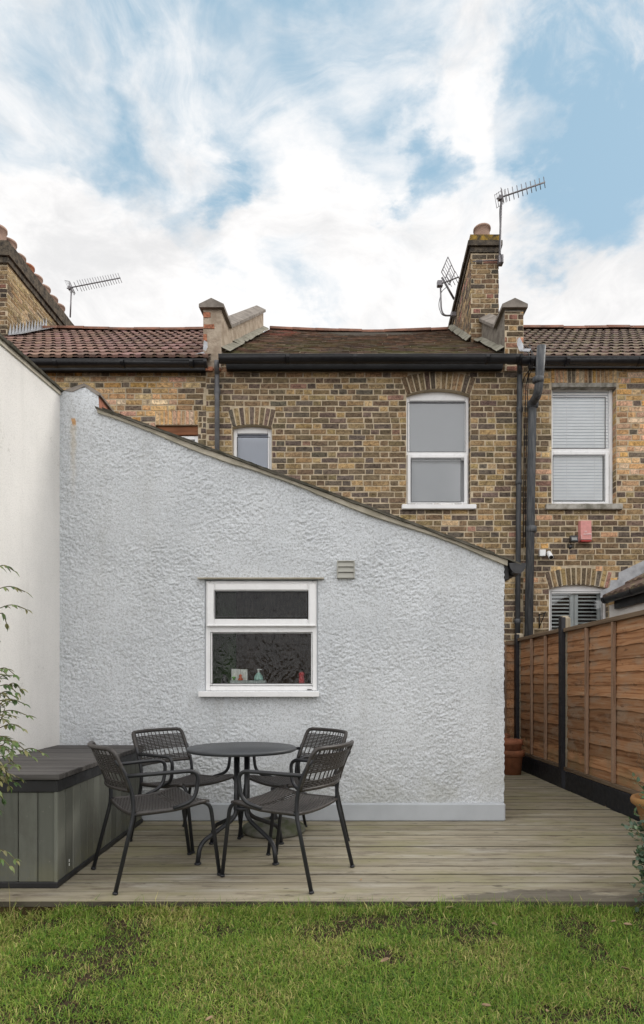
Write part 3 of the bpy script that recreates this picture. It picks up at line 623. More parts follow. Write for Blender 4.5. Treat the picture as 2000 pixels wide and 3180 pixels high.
class Opening:
    def __init__(s, px0, px1, pyt, pyb, arch=None, flat=None, n=11, pal=PAL_DARK, ext=0.0):
        s.x0, s.x1 = (px0-1000)/F*WY, (px1-1000)/F*WY; s.zt = EYE+(2125-pyt)/F*WY; s.zb = EYE+(2125-pyb)/F*WY
        s.arch = arch; s.flat = flat; s.n = n; s.pal = pal; s.ext = ext
        s.xc = (s.x0+s.x1)/2; s.a = (s.x1-s.x0)/2
        if arch:                  # arch = (rise, ring thickness)
            r, t = arch; s.R = (s.a**2+r**2)/(2*r); s.zs = s.zt-r; s.zc = s.zt-s.R; s.T = t
            s.th = math.asin(s.a/s.R)
    def soffit(s, x): return s.zc+math.sqrt(max(0, s.R**2-(x-s.xc)**2)) if s.arch else s.zt
    def cut(s, z):
        if z < s.zb: return []
        if s.arch:
            if z < s.zs: return [(s.x0, s.x1)]
            h = z-s.zc
            if h >= s.R+s.T: return []
            w = min(math.tan(s.th)*h*1.0, math.sqrt(max(0, (s.R+s.T)**2-h*h))); return [(s.xc-w, s.xc+w)]
        if z < s.zt: return [(s.x0, s.x1)]
        if s.flat and z < s.zt+s.flat: return [(s.x0-s.ext, s.x1+s.ext)]
        return []
    def build_head(s, b, fr):
        n = s.n
        if s.arch:
            w = 2*s.th/n
            for i in range(n):
                t0 = -s.th+i*w; t1 = t0+w; g_ = .006/s.R
                b.col = pick(s.pal)
                tl = lambda u, z, t0=t0: (s.xc+(s.R+z)*math.sin(u), s.zc+(s.R+z)*math.cos(u))
                pts = [(t0+g_, .0), (t1-g_, .0), (t1-g_*.9, s.T), (t0+g_*.9, s.T)]
                pts = [(u+jit(.002), z+jit(.004)) for u, z in pts]
                e = .006; um = (t0+t1)/2
                a = b.add([fr(*tl(u, z), -.003) for u, z in pts])
                c = b.add([fr(*tl(u+(e/s.R if u < um else -e/s.R), z+(e if z < s.T/2 else -e)), .006+jit(.002)) for u, z in pts])
                b.face(c)
                for k in range(4): j = (k+1) % 4; b.face([a[k], a[j], c[j], c[k]])
                p0, p1 = (t0+g_, 0), (t1-g_, 0)      # soffit
                b.quad(fr(*tl(*p0), -.003), fr(*tl(*p1), -.003), fr(*tl(*p1), -.11), fr(*tl(*p0), -.11))
        elif s.flat:
            w = (s.x1-s.x0+2*s.ext)/n
            for i in range(n):
                b.col = pick(s.pal); x = s.x0-s.ext+i*w
                brick(b, fr, x+.005, x+w-.005, s.zt+.004, s.zt+s.flat-.006)
def wall_build(name, parent, x0, x1, z0, z1, ops, pal):
    b = MB(); fr = house_frame(WY)
    brick_panel(b, fr, x0, x1, z0, z1, pal, lambda z: [c for o in ops for c in o.cut(z)])
    for o in ops: o.build_head(b, fr)
    b.mi = 1; b.col = (1, 1, 1)
    xs = sorted({x0, x1, *[v for o in ops for v in (o.x0, o.x1)]}); zs = sorted({z0, z1, *[v for o in ops for v in (o.zb, o.zt)]})
    for xa, xb in zip(xs, xs[1:]):
        for za, zb in zip(zs, zs[1:]):
            xm, zm = (xa+xb)/2, (za+zb)/2
            if not any(o.x0 < xm < o.x1 and o.zb < zm < o.zt for o in ops): b.quad((xa, WY, za), (xb, WY, za), (xb, WY, zb), (xa, WY, zb))
    for o in ops:
        D = .13; zt = o.zs if o.arch else o.zt
        if o.arch:                # spandrels between the flat top of the hole and the arch
            k = 10; xx = [o.x0+(o.x1-o.x0)*i/k for i in range(k+1)]
            for xa, xb in zip(xx, xx[1:]):
                za, zb_ = o.soffit(xa), o.soffit(xb)
                b.quad((xa, WY, za), (xb, WY, zb_), (xb, WY, o.zt), (xa, WY, o.zt)); b.quad((xa, WY, za-.003), (xb, WY, zb_-.003), (xb, WY+D, zb_-.003), (xa, WY+D, za-.003))
        else: b.quad((o.x0, WY, zt), (o.x1, WY, zt), (o.x1, WY+D, zt), (o.x0, WY+D, zt))
        b.quad((o.x0, WY, o.zb), (o.x0, WY+D, o.zb), (o.x0, WY+D, zt), (o.x0, WY, zt)); b.quad((o.x1, WY, o.zb), (o.x1, WY, zt), (o.x1, WY+D, zt), (o.x1, WY+D, o.zb))
        # brick faces along the reveal that can be seen (right-hand jamb)
        b.mi = 0; z = z0+math.ceil((o.zb-z0)/BH)*BH
        while z+BH < zt+.02:
            b.col = pick(pal(o.x1+.05, z))
            brick(b, lambda u, zz, n, o=o: (o.x1-n*.4, WY+u, zz), .004, D, z+.0065, min(z+BH-.0055, zt))
            z += BH
        b.mi = 1; b.col = (1, 1, 1)
    return b.build(name, [M['brick'], M['mortar']], parent)
# window bits
def bars(b, x0, x1, z0, z1, y, w, d, bev=.006, wb=None, wt=None):
    """four frame members between y (front) and y+d"""
    wb = wb or w; wt = wt or w
    b.bbox(x0, x0+w, y, y+d, z0, z1, bev); b.bbox(x1-w, x1, y, y+d, z0, z1, bev)
    b.bbox(x0+w-.001, x1-w+.001, y+.0007, y+d, z0, z0+wb, bev); b.bbox(x0+w-.001, x1-w+.001, y+.0007, y+d, z1-wt, z1, bev)
def arch_fill(b, o, y0, y1, zlow, drop=.0):
    k = 12; xx = [o.x0+.004+(o.x1-o.x0-.008)*i/k for i in range(k+1)]
    pts = [(x, o.soffit(x)-.004) for x in xx]; b.prism_xz([(xx[0], zlow)]+[(xx[-1], zlow)]+pts[::-1], y0, y1)
def pane(name, x0, x1, z0, z1, y, mat, parent):
    b = MB(); b.quad((x0, y, z0), (x1, y, z0), (x1, y, z1), (x0, y, z1))
    return b.build(name, mat, parent)
ZP = lambda py: EYE+(2125-py)/F*WY
XP = lambda px: (px-1000)/F*WY
def sash_window(parent, o, panes, low_sash=None, blind='flat', blind_mat=None, sill=None, fw=.055, y=WY+.075, shutters=False):
    w = bpy.data.objects.new('window', None); COL.objects.link(w); w.parent = parent; w.location = (0, 0, 0)
    b = MB(); zt = o.zs if o.arch else o.zt
    bars(b, o.x0+.003, o.x1-.003, o.zb+.003, zt-.001, y, fw, .06, .008)
    if o.arch: arch_fill(b, o, y+.002, y+.06, zt-.012)
    if low_sash: bars(b, XP(low_sash[0]), XP(low_sash[1]), ZP(low_sash[3]), ZP(low_sash[2]), y-.022, .052, .04, .010)
    for (p0, p1, q0, q1) in panes[1:]:
        if not low_sash: pass
    if len(panes) > 1:
        za, zb = ZP(panes[0][3]), ZP(panes[1][2]); b.bbox(o.x0+.02, o.x1-.02, y+.002, y+.05, zb-.002, za+.002, .008)
    b.build('frame', M['upvc'], w)
    g_ = MB()
    for (p0, p1, q0, q1) in panes:       # dark gasket line round each pane
        x0, x1, z0, z1 = XP(p0), XP(p1), ZP(q1), ZP(q0); t = .006
        yy = y-.024 if low_sash and (p0, p1, q0, q1) == panes[1] else y-.002
        for a in ((x0-t, x0, z0-t, z1+t), (x1, x1+t, z0-t, z1+t), (x0, x1, z0-t, z0), (x0, x1, z1, z1+t)): g_.box(a[0], a[1], yy, yy+.012, a[2], a[3])
    g_.build('gasket', M['bead'], w)
    for (p0, p1, q0, q1) in panes:
        yy = y-.012 if low_sash and (p0, p1, q0, q1) == panes[1] else y+.012
        pane('pane', XP(p0)-.01, XP(p1)+.01, ZP(q1)-.01, ZP(q0)+.01, yy, M['glass'], w)
    b = MB()
    if blind == 'flat': 
        b.box(o.x0+.02, o.x1-.02, y+.061, y+.066, o.zb, o.zt+.02); b.build('blind', blind_mat, w)  # added sheet whose colour stands in for sky reflected in the panes
    elif blind == 'venetian':
        n = int((o.zt-o.zb)/.042)
        for i in range(n):
            z = o.zb+.02+i*.042
            b.hexa([(o.x0+.03, y+.028, z), (o.x1-.03, y+.028, z), (o.x1-.03, y+.038, z+.038), (o.x0+.03, y+.038, z+.038), (o.x0+.03, y+.029, z+.0015), (o.x1-.03, y+.029, z+.0015), (o.x1-.03, y+.039, z+.0395), (o.x0+.03, y+.039, z+.0395)])
        for fx in (.28, .72): b.box(o.x0+(o.x1-o.x0)*fx, o.x0+(o.x1-o.x0)*fx+.004, y+.022, y+.025, o.zb, o.zt)
        b.build('blind', M['slats'], w)
        b = MB(); b.box(o.x0-.02, o.x1+.02, y+.075, y+.08, o.zb-.02, o.zt+.02); b.build('backing', blind_mat, w)
    elif blind == 'shutter':
        xm = (o.x0+o.x1)/2-.01
        for a, c in ((o.x0+.035, xm), (xm+.006, o.x1-.035)):
            bars(b, a, c, o.zb, o.zt-.06, y+.07, .052, .03, .004)
            z = o.zb+.03
            while z < o.zt-.14:
                b.hexa([(a+.05, y+.075, z), (c-.05, y+.075, z), (c-.05, y+.11, z+.012), (a+.05, y+.11, z+.012), (a+.05, y+.073, z+.010), (c-.05, y+.073, z+.010), (c-.05, y+.108, z+.022), (a+.05, y+.108, z+.022)])
                z += .0505
        b.build('shutter', M['shutter'], w)
        b = MB(); b.box(o.x0-.02, o.x1+.02, y+.5, y+.51, o.zb-.02, o.zt+.02); b.box(o.x0-.03, o.x0-.02, y+.06, y+.5, o.zb, o.zt); b.box(o.x1+.02, o.x1+.03, y+.06, y+.5, o.zb, o.zt); b.build('backing', M['dark'], w)
    if sill:
        b = MB(); x0, x1, z0, z1 = XP(sill[0]), XP(sill[1]), ZP(sill[3]), ZP(sill[2])
        b.bbox(x0, x1, WY-.055, WY+.10, z0, z1, .008); b.build('sill', M['sill_stone'] if sill[4] else M['sill_paint'], w)
    return w
# ------------------------------------------------------------------ the terrace
TAN, EY0, EZ0, RY = .69, 7.95, 5.42, 11.40
def sag(x): return -.075*math.sin(max(0, min(1, (x+1.2)/3.8))*math.pi) if -1.2 < x < 2.6 else (-.03*math.sin(max(0, min(1, (x+5.4)/3.9))*math.pi) if x <= -1.2 else 0)
def roof_pt(x, dy, k, lift=0.0):
    t = dy/(RY-EY0); return (x+k*dy, EY0+dy, EZ0+TAN*dy+sag(x)*t*t+lift)
def back_slope(b, x0, x1, k0, k1):
    D_ = RY-EY0; p, q_ = Vector(roof_pt(x0, D_, k0, .0)), Vector(roof_pt(x1, D_, k1, .0)); b.col = (.8, .8, .8)
    n = 12
    for i in range(n):
        xa, xb = x0+(x1-x0)*i/n, x0+(x1-x0)*(i+1)/n; a = Vector(roof_pt(xa, D_, k0+(k1-k0)*i/n, .02)); c = Vector(roof_pt(xb, D_, k0+(k1-k0)*(i+1)/n, .02))
        b.quad(a, c, c+Vector((.3, 3.4, -2.3)), a+Vector((.3, 3.4, -2.3)))
def tiled_roof(name, parent, x0, x1, mat, k0, k1, wob=0.0):
    b = MB(); rows = 11; gd = (RY-EY0)/rows; step = .0188
    n = int((x1-x0)/step); b.smooth = False
    for r in range(rows):
        lo, hi = [], []
        ph = r*.0
        for i in range(n+1):
            f = i/n; x = x0+(x1-x0)*f; k = k0+(k1-k0)*f
            c = (x/.15+ph) % 1.0
            roll = .012*max(0, math.sin(math.pi*min(1, c/.62))) if c < .62 else 0
            lo.append(roof_pt(x, r*gd-.012, k, .036+roll+wob*jit(.004))); hi.append(roof_pt(x, (r+1)*gd, k, .012+roll))
        a = b.add(lo); c = b.add(hi); d = b.add([(p[0], p[1]+.012, p[2]-.032) for p in lo])
        per = None
        for i in range(n):
            tl = int((x0+(x1-x0)*i/n)/.30)
            if tl != per: per = tl; v = random.uniform(.74, 1.25); b.col = (v, v*random.uniform(.93, 1.05), v*random.uniform(.9, 1.06))
            b.face([a[i], a[i+1], c[i+1], c[i]])
            cc = ((x0+(x1-x0)*(i+.5)/n)/.15) % 1.0
            if .10 < cc < .52:          # hollow under the roll, set back, with shade darkened into its colour
                k2 = [tuple(Vector(b.v[t_])+Vector((0, .020, -.003))) for t_ in (a[i], a[i+1])]; e_ = b.add([b.v[d[i]], b.v[d[i+1]], k2[1], k2[0]]); sv = b.col; b.col = tuple(x*.8 for x in sv); b.face(e_); b.col = sv
            else: b.face([d[i], d[i+1], a[i+1], a[i]])
    b.col = (.25, .2, .2); b.quad(roof_pt(x0, .03, k0, -.022), roof_pt(x1, .03, k1, -.022), roof_pt(x1, RY-EY0, k1, -.022), roof_pt(x0, RY-EY0, k0, -.022))
    back_slope(b, x0, x1, k0, k1)
    o = b.build(name, mat, parent); return o
def slate_roof(name, parent, x0, x1, k0, k1):
    b = MB(); rows = 22; gd = (RY-EY0)/rows
    pal = [(.088, .052, .036), (.105, .062, .042), (.072, .046, .034), (.12, .066, .044), (.082, .056, .042)]
    for r in range(rows):
        x = x0-(.1 if r % 2 else 0)
        while x < x1:
            xa, xb = max(x, x0), min(x+.20+jit(.004), x1); x += .20
            if xb-xa < .02: continue
            ka, kb = k0+(k1-k0)*(xa-x0)/(x1-x0), k0+(k1-k0)*(xb-x0)/(x1-x0)
            c = random.choice(pal); v = random.uniform(.8, 1.2)*(.9+.25*r/rows); b.col = tuple(q_*v for q_ in c)
            if (r > 15 and (xa < x0+.5) and random.random() < .6): b.col = (.17, .062, .045)
            l0, l1 = .030+jit(.007), .030+jit(.007); s0 = jit(.012)
            if random.random() < .05: l0 += .012; s0 -= .02
            p = [roof_pt(xa+.002, r*gd+s0, ka, l0), roof_pt(xb-.002, r*gd+s0, kb, l1), roof_pt(xb-.002, (r+1)*gd+.03, kb, .012), roof_pt(xa+.002, (r+1)*gd+.03, ka, .012)]
            b.quad(*p); b.quad((p[0][0], p[0][1]+.004, p[0][2]-.03), (p[1][0], p[1][1]+.004, p[1][2]-.03), p[1], p[0])
    b.col = (.05, .04, .03); b.quad(roof_pt(x0, 0, k0, -.02), roof_pt(x1, 0, k1, -.02), roof_pt(x1, RY-EY0, k1, -.02), roof_pt(x0, RY-EY0, k0, -.02))
    back_slope(b, x0, x1, k0, k1)
    return b.build(name, M['slate'], parent)
def ridge(parent, x0, x1, k0, k1):
    b = MB(); n = max(2, int((x1-x0)/.42))
    for i in range(n):
        xa = x0+(x1-x0)*i/n; xb = x0+(x1-x0)*(i+1)/n; dz = jit(.012)
        ka, kb = k0+(k1-k0)*i/n, k0+(k1-k0)*(i+1)/n
        pa = Vector(roof_pt(xa+.004, RY-EY0, ka, .032+dz)); pb = Vector(roof_pt(xb+.012, RY-EY0, kb, .032+dz+jit(.006)))
        prof = [(math.cos(t)*.13, math.sin(t)*.095-.055) for t in np.linspace(0, math.pi, 9)]
        b.smooth = True
        a = b.add([(pa.x, pa.y-c, pa.z+s_) for c, s_ in prof]); c_ = b.add([(pb.x, pb.y-c, pb.z+s_) for c, s_ in prof])
        for j in range(8): b.face([a[j], c_[j], c_[j+1], a[j+1]])
        b.smooth = False; b.face(a); b.face(c_[::-1])
    return b.build('ridge', M['ridge'], parent)
def gutter(parent, x0, x1, zt, r=.060, y=7.905, name='gutter', joints=(), end=True):
    b = MB(); seg = 10; b.smooth = True
    prof = [(-math.cos(t)*r, -math.sin(t)*r*1.15) for t in np.linspace(0, math.pi, seg)]
    a = b.add([(x0, y+p, zt+q_) for p, q_ in prof]); c = b.add([(x1, y+p, zt+q_) for p, q_ in prof])
    for i in range(seg-1): b.face([a[i], c[i], c[i+1], a[i+1]])
    b.smooth = False
    b.box(x0, x1, y-r-.006, y-r+.006, zt-.006, zt+.006)
    b.face(a[::-1]); b.face(c)
    for j in joints:
        prof2 = [(p*1.09, q_*1.09) for p, q_ in prof]
        a = b.add([(j-.022, y+p, zt+q_) for p, q_ in prof2]); c = b.add([(j+.022, y+p, zt+q_) for p, q_ in prof2])
        for i in range(seg-1): b.face([a[i], c[i], c[i+1], a[i+1]])
        b.face(a[::-1]); b.face(c)
    return b.build(name, M['black'], parent)
def parapet(parent, xa, xb, k, mat_side, front_brick):
    """party wall upstand: level pier at the front, then rising with the roof; saddle coping over it"""
    w = bpy.data.objects.new('parapet', None); COL.objects.link(w); w.parent = parent
    y0, y1, y2 = WY-.02, WY+.41, RY-.30
    zt = lambda y: 6.13 if y <= y1 else 6.14+(y-y1)*TAN*1.02
    b = MB()
    prof = [(y0, 5.34), (y2, 5.4), (y2, zt(y2)), (y1+.01, zt(y1+.01)), (y1, zt(y1)), (y0, zt(y0))]
    b.prism_yz(prof, xa, xb, k, y0)
    b.build('upstand', mat_side, w)
    if front_brick:
        fb = MB(); fr = lambda u, z, n: (u, y0-n, z)
        brick_panel(fb, fr, xa, xb, 5.30, 6.10, lambda u, z: PAL_CHIM+[((.36, .19, .14), 26 if z < 5.75 else 3), ((.37, .25, .13), 26)])
        fb.mi = 1; fb.quad((xa, y0-.001, 5.3), (xb, y0-.001, 5.3), (xb, y0-.001, 6.1), (xa, y0-.001, 6.1))
        fb.build('brick_end', [M['brick'], M['mortar']], w)
    else:
        fr = lambda u, z, n: (u, y0-n, z)
        for u0, u1, z0, z1 in ((xa+.02, xa+.13, 5.30, 5.36), (xa+.14, xb-.01, 5.30, 5.355), (xa+.005, xa+.15, 5.93-.06, 5.93), (xb-.035, xb, 5.45, 5.52), (xa, xa+.05, 5.70, 5.80), (xa+.0, xa+.10, 6.02, 6.09)):
            fb = MB(); fb.col = (.36, .16, .10); brick(fb, fr, u0, u1, z0, z1, .008); fb.build('exposed_brick', M['brick'], w)
    # coping stones
    c = MB(); ov = .045; xm = (xa+xb)/2
    def stone(ya, yb):
        pts = []
        for y in (ya, yb):
            z = zt(y); s = k*(y-y0)
            pts.append([(xa-ov+s, y, z), (xb+ov+s, y, z), (xb+ov+s, y, z+.045), (xm+s, y, z+.125), (xa-ov+s, y, z+.045)])
        a = c.add(pts[0]); d = c.add(pts[1]); c.face(a); c.face(d[::-1])
        for i in range(5): j = (i+1) % 5; c.face([a[i], d[i], d[j], a[j]])
    stone(y0-.05, y1)
    ys = [y1+.003+i*(y2-y1)/5 for i in range(6)]
    for ya, yb in zip(ys, ys[1:]): stone(ya, yb-.012)
    c.build('coping', M['coping'], w)
    # mortar fillet where the roof meets it
    side = 1 if xb < 0 else -1; xs = xb if side > 0 else xa
    f = MB(); n = 14; yy = np.linspace(EY0+.12, y2, n+1)
    for ya, yb in zip(yy, yy[1:]):
        wv = .11+jit(.02); h = .115+jit(.012)
        def pp(y, dx, dz): s = k*(y-y0); return (xs+side*dx+s, y, EZ0+TAN*(y-EY0)+dz)
        ln = [pp(ya, .003, h), pp(ya, wv, .062), pp(yb+.01, wv+jit(.015), .066), pp(yb+.01, .003, h)]
        f.quad(*(ln if side > 0 else ln[::-1]))
    f.build('mortar_fillet', M['mortar_grey'], w)
    return w
def chimney(parent, x0, x1, ya, yb, zb, k, bands, pots, ztop, fl=False):
    """bands: list of (z0, z1, overhang, material) above the shaft top"""
    c = bpy.data.objects.new('chimney', None); COL.objects.link(c); c.parent = parent
    b = MB(); zs = bands[0][0]
    pal = lambda u, z: PAL_CHIM if not fl else PAL_SIDE
    L = yb-ya
    brick_panel(b, lambda u, z, n: (x0+u, ya-n, z), 0, x1-x0, zb, zs, lambda u, z: PAL_CHIM)
    ln = math.hypot(1, k)*L
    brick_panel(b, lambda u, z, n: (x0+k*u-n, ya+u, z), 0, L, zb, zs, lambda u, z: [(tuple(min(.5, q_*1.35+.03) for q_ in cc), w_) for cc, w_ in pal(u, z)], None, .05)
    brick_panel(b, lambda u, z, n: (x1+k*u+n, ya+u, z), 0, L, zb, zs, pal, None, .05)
    b.mi = 1; b.col = (1, 1, 1); b.box(x0+.001, x1-.001, ya+.001, yb, zb-.4, zs, k)
    b.build('shaft', [M['brick'], M['mortar']], c)
    t = MB()
    mats = []
    for z0, z1, ov, mt in bands:
        if mt not in mats: mats.append(mt)
        t.mi = mats.index(mt)
        n = max(1, int(L/.23)); 
        for i in range(n):
            y0_ = ya-ov+(L+2*ov)*i/n; y1_ = ya-ov+(L+2*ov)*(i+1)/n; o2 = ov+jit(.003)
            t.box(x0-o2+k*(y0_-ya), x1+o2+k*(y0_-ya), y0_+.001, y1_-.003, z0+.003, z1-.002+jit(.003), k)
    t.build('corbelled_head', [M[m_] for m_ in mats], c)
    for (y, h, r, mt) in pots:
        p = MB(); xm = (x0+x1)/2+k*(y-ya)
        p.lathe([(r*.95, ztop-.02), (r*.95, ztop), (r*.98, ztop+h*.55), (r*1.02, ztop+h*.88), (r*1.12, ztop+h*.90), (r*1.12, ztop+h), (r*.9, ztop+h), (r*.85, ztop+h*.3), (0, ztop+h*.3)], (xm, y, 0), 20)
        p.build('chimney_pot', M[mt], c)
    return c
def pipe(parent, pts, r, mat, collars=(), name='downpipe', fil=.06):
    b = MB(); path = fillet(pts, fil, 5); b.tube(path, r, 12)
    for a, c in collars:
        a, c = Vector(a), Vector(c); b.tube([a, a.lerp(c, .12), a.lerp(c, .88), c], [r*1.05, r*1.28, r*1.28, r*1.05], 12)
    return b.build(name, mat, parent)
def terrace():
    # --- left house
    L = thing('terraced_house', 'yellow brick terraced house with red brown tiled roof, the leftmost of the row', 'house', (-3.6, WY, 0), 'houses of the terrace')
    xL = XP(640)
    o0 = Opening(483, 615, 1320, 1500, None, .20, 10, PAL_LIGHT, .0)
    lp = lambda u, z: PAL_LIGHT if u < XP(602)+jit(.06) else PAL_DARK
    wall_build('wall', L, -6.2, xL, 2.4, 5.50, [o0], lp)
    w = bpy.data.objects.new('window', None); COL.objects.link(w); w.parent = L
    b = MB(); b.bbox(o0.x0, o0.x1, WY+.03, WY+.10, ZP(1348), ZP(1321), .006); b.build('lintel_board', M['wood_lintel'], w)
    b = MB(); bars(b, o0.x0+.003, o0.x1-.003, o0.zb, ZP(1349), WY+.05, .05, .06); b.build('frame', M['upvc'], w)
    pane('pane', o0.x0+.05, o0.x1-.05, o0.zb, ZP(1356), WY+.08, M['glass'], w)
    b = MB(); b.box(o0.x0-.01, o0.x1+.01, WY+.15, WY+.16, o0.zb, o0.zt); b.build('blind', M['blind'], w)
    tiled_roof('roof', L, -6.4, -1.50, M['tile_l'], 0.0, .09, 1); ridge(L, -6.0, -1.45, .02, .09)
    gutter(L, -6.3, XP(652), EYE+(2125-1116)/F*7.84, .062, 7.90, 'gutter', (XP(195), XP(397), XP(606), XP(648)))
    b = MB(); b.box(-6.3, XP(640), WY-.075, WY-.012, EYE+(2125-1158)/F*8.09, 5.40); b.build('fascia', M['fascia'], L)
    pipe(L, [P(673, 1120, 7.93), P(673, 1146, 7.95), P(674, 1160, 8.03), P(675, 1700, 8.04)], .033, M['pipe_grey'],
         [(P(674.5, 1228, 8.04), P(674.5, 1206, 8.04))])
    b = MB()      # stepped lead where the stack meets the tiles
    for i in range(13):
        y = 10.15+i*.1; x = -5.30+.05*(y-10.2); z = EZ0+TAN*(y-EY0)
        b.quad((x+.01, y, z+.05), (x+.24, y, z+.07), (x+.24, y+.11, z+.145), (x+.01, y+.11, z+.125))
        b.poly([(x+.012, y, z+.05), (x+.012, y+.11, z+.125), (x+.012, y+.085, z+.30)])
    b.build('flashing', M['lead'], L)
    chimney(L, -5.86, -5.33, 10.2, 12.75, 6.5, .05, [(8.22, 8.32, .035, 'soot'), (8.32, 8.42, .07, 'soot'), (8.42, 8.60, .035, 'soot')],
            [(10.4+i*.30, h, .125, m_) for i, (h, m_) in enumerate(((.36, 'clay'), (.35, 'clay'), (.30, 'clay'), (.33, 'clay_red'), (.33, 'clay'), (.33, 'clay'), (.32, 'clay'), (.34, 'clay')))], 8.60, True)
    # --- middle house
    Mh = thing('terraced_house', 'dark brown brick terraced house with mossy slate roof between two party parapets', 'house', (.5, WY, 0), 'houses of the terrace')
    w1 = Opening(721, 844, 1318, 1580, (.035, .235), None, 9, PAL_DARK); w2 = Opening(1262, 1461, 1208, 1568, (.075, .235), None, 13, PAL_DARK)
    wall_build('wall', Mh, xL, XP(1625), -.3, 5.50, [w1, w2], lambda u, z: PAL_DARK if z < 5.25 else PAL_DARK+[((.33, .22, .13), 60)])
    sash_window(Mh, w1, [(735, 836, 1351, 1560)], None, 'flat', M['blind_blue'], None, .055)
    sash_window(Mh, w2, [(1269, 1450, 1243, 1396), (1280, 1434, 1421, 1554)], (1266, 1457, 1406, 1567), 'flat', M['blind'], (1247, 1477, 1569, 1584, 0), .05)
    slate_roof('roof', Mh, -1.35, 2.46, .10, .05); ridge(Mh, -1.33, 2.36, .10, .03)
    gutter(Mh, XP(690), XP(1600), EYE+(2125-1100)/F*7.79, .070, 7.86, 'gutter', (XP(897), XP(1099), XP(1496), XP(1585)))
    b = MB(); za, zb = EYE+(2125-1154)/F*8.09, EYE+(2125-1112)/F*8.0; b.hexa([(XP(706), WY-.075, za), (XP(1556), WY-.075, za), (XP(1556), WY-.01, za), (XP(706), WY-.01, za), (XP(703), WY-.09, zb), (XP(1559), WY-.09, zb), (XP(1559), WY-.01, zb), (XP(703), WY-.01, zb)]); b.build('fascia', M['fascia'], Mh)
    parapet(Mh, XP(632), XP(688), .09, M['render_beige'], False)
    parapet(Mh, XP(1566), XP(1624), .03, M['render_grey'], True)
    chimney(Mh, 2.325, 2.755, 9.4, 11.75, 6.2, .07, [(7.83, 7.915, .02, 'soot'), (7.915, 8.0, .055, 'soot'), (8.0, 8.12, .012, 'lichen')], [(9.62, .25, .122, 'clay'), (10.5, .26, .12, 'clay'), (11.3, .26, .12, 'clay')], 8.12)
    f = MB(); yy = np.linspace(9.35, 11.5, 12)
    for ya, yb in zip(yy, yy[1:]):
        q_ = lambda y, dx, dz: (2.325+.07*(y-9.4)-dx, y, EZ0+TAN*(y-EY0)+dz)
        w_ = .10+jit(.015); f.quad(q_(ya, w_, .05), q_(ya, .002, .13), q_(yb+.004, .002, .13), q_(yb+.004, w_, .05))
    f.build('mortar_fillet', M['mortar_grey'], Mh)
    pipe(Mh, [P(1614, 1122, 7.90), P(1614, 1142, 7.93), P(1614, 1158, 8.03), P(1611, 1500, 8.04), P(1606, 2100, 8.04)], .034, M['pipe'],
         [(P(1613, 1282, 8.04), P(1613, 1262, 8.04)), (P(1611, 1506, 8.04), P(1611, 1490, 8.04)), (P(1608, 1790, 8.04), P(1608, 1776, 8.04)), (P(1607, 1938, 8.04), P(1607, 1922, 8.04))])
    pipe(Mh, [P(1681.5, 1074, 7.60), P(1675, 1180, 7.66), P(1670, 1225, 7.72), P(1655, 1250, 7.94), P(1653, 1275, 7.98), P(1640, 2080, 8.0)], .055, M['soil'],
         [(P(1671, 1189, 7.67), P(1671.5, 1170, 7.66)), (P(1655, 1268, 7.97), P(1656, 1243, 7.95)), (P(1650, 1654, 7.985), P(1650, 1634, 7.985))], 'soil_pipe', .10)
    for j, (xa, xb) in enumerate(((1645, 1640), (1658, 1634), (1652, 1622))):
        b = MB(); b.tube(fillet([P(1600+22*j, 1070, 8.4), P(xa, 1098, 7.86), P(xa-2, 1140, 7.84), P(xb, 1180, 8.05), P(xb-6, 1400, 8.06), P(xb-9, 1700, 8.07)], .15, 5), .006, 5); b.build('cable', M['cable'], Mh)
    for sx in (2.62,):
        b = MB(); p0 = P(1617, 1075, 7.98); b.poly([p0+Vector(v) for v in ((-.04, 0, .10), (-.01, 0, .12), (.03, -.02, .0), (.02, -.04, -.07), (-.03, -.02, -.06), (-.05, 0, .02))]); b.poly([p0+Vector(v) for v in ((0, 0, -.03), (.12, -.05, -.06), (.1, -.05, -.10), (-.03, -.03, -.08))]); b.build('flashing', M['lead'], Mh)
    b = MB(); p0 = P(638, 1082, 8.0); b.poly([p0+Vector(v) for v in ((-.02, 0, .11), (.03, -.02, .07), (.035, -.03, .0), (.01, -.03, -.05), (-.03, -.01, -.02))]); b.poly([p0+Vector(v) for v in ((-.02, 0, -.04), (.0, 0, -.1), (-.13, -.05, -.13), (-.15, -.05, -.11))]); b.build('flashing', M['lead'], L)
    # --- right house
    Rh = thing('terraced_house', 'brick terraced house with blinds at its upper window, the rightmost of the row', 'house', (4.5, WY, 0), 'houses of the terrace')
    w3 = Opening(1713, 1914, 1190, 1568, None, .205, 16, PAL_LIGHT, .01); w4 = Opening(1705, 1889, 1815, 2150, (.055, .225), None, 13, PAL_DARK)
    def rp(u, z):
        px = 1000+u/WY*F; py = 2125-(z-EYE)/WY*F; t = random.random()
        if px > 1890 and py < 1470: return PAL_LIGHT
        if py < 1240 and px < 1720: return PAL_LIGHT if t < .55 else PAL_DARK
        return PAL_DARK if t < .9 else PAL_LIGHT
    wall_build('wall', Rh, XP(1625), 6.4, -.3, 5.50, [w3, w4], rp)
    sash_window(Rh, w3, [(1716, 1889, 1224, 1384), (1724, 1880, 1410, 1550)], (1713, 1900, 1395, 1565), 'venetian', M['blind_sky'], (1692, 1929, 1567, 1585, 1), .05, WY+.09)
    b = MB(); b.box(w3.x0-.0, w3.x1+.0, WY-.004, WY+.13, w3.zt-.05, w3.zt+.002); b.build('lintel', M['sill_stone'], Rh)
    sash_window(Rh, w4, [(1716, 1876, 1836, 2150)], None, 'shutter', M['dark'], None, .055, WY+.06)
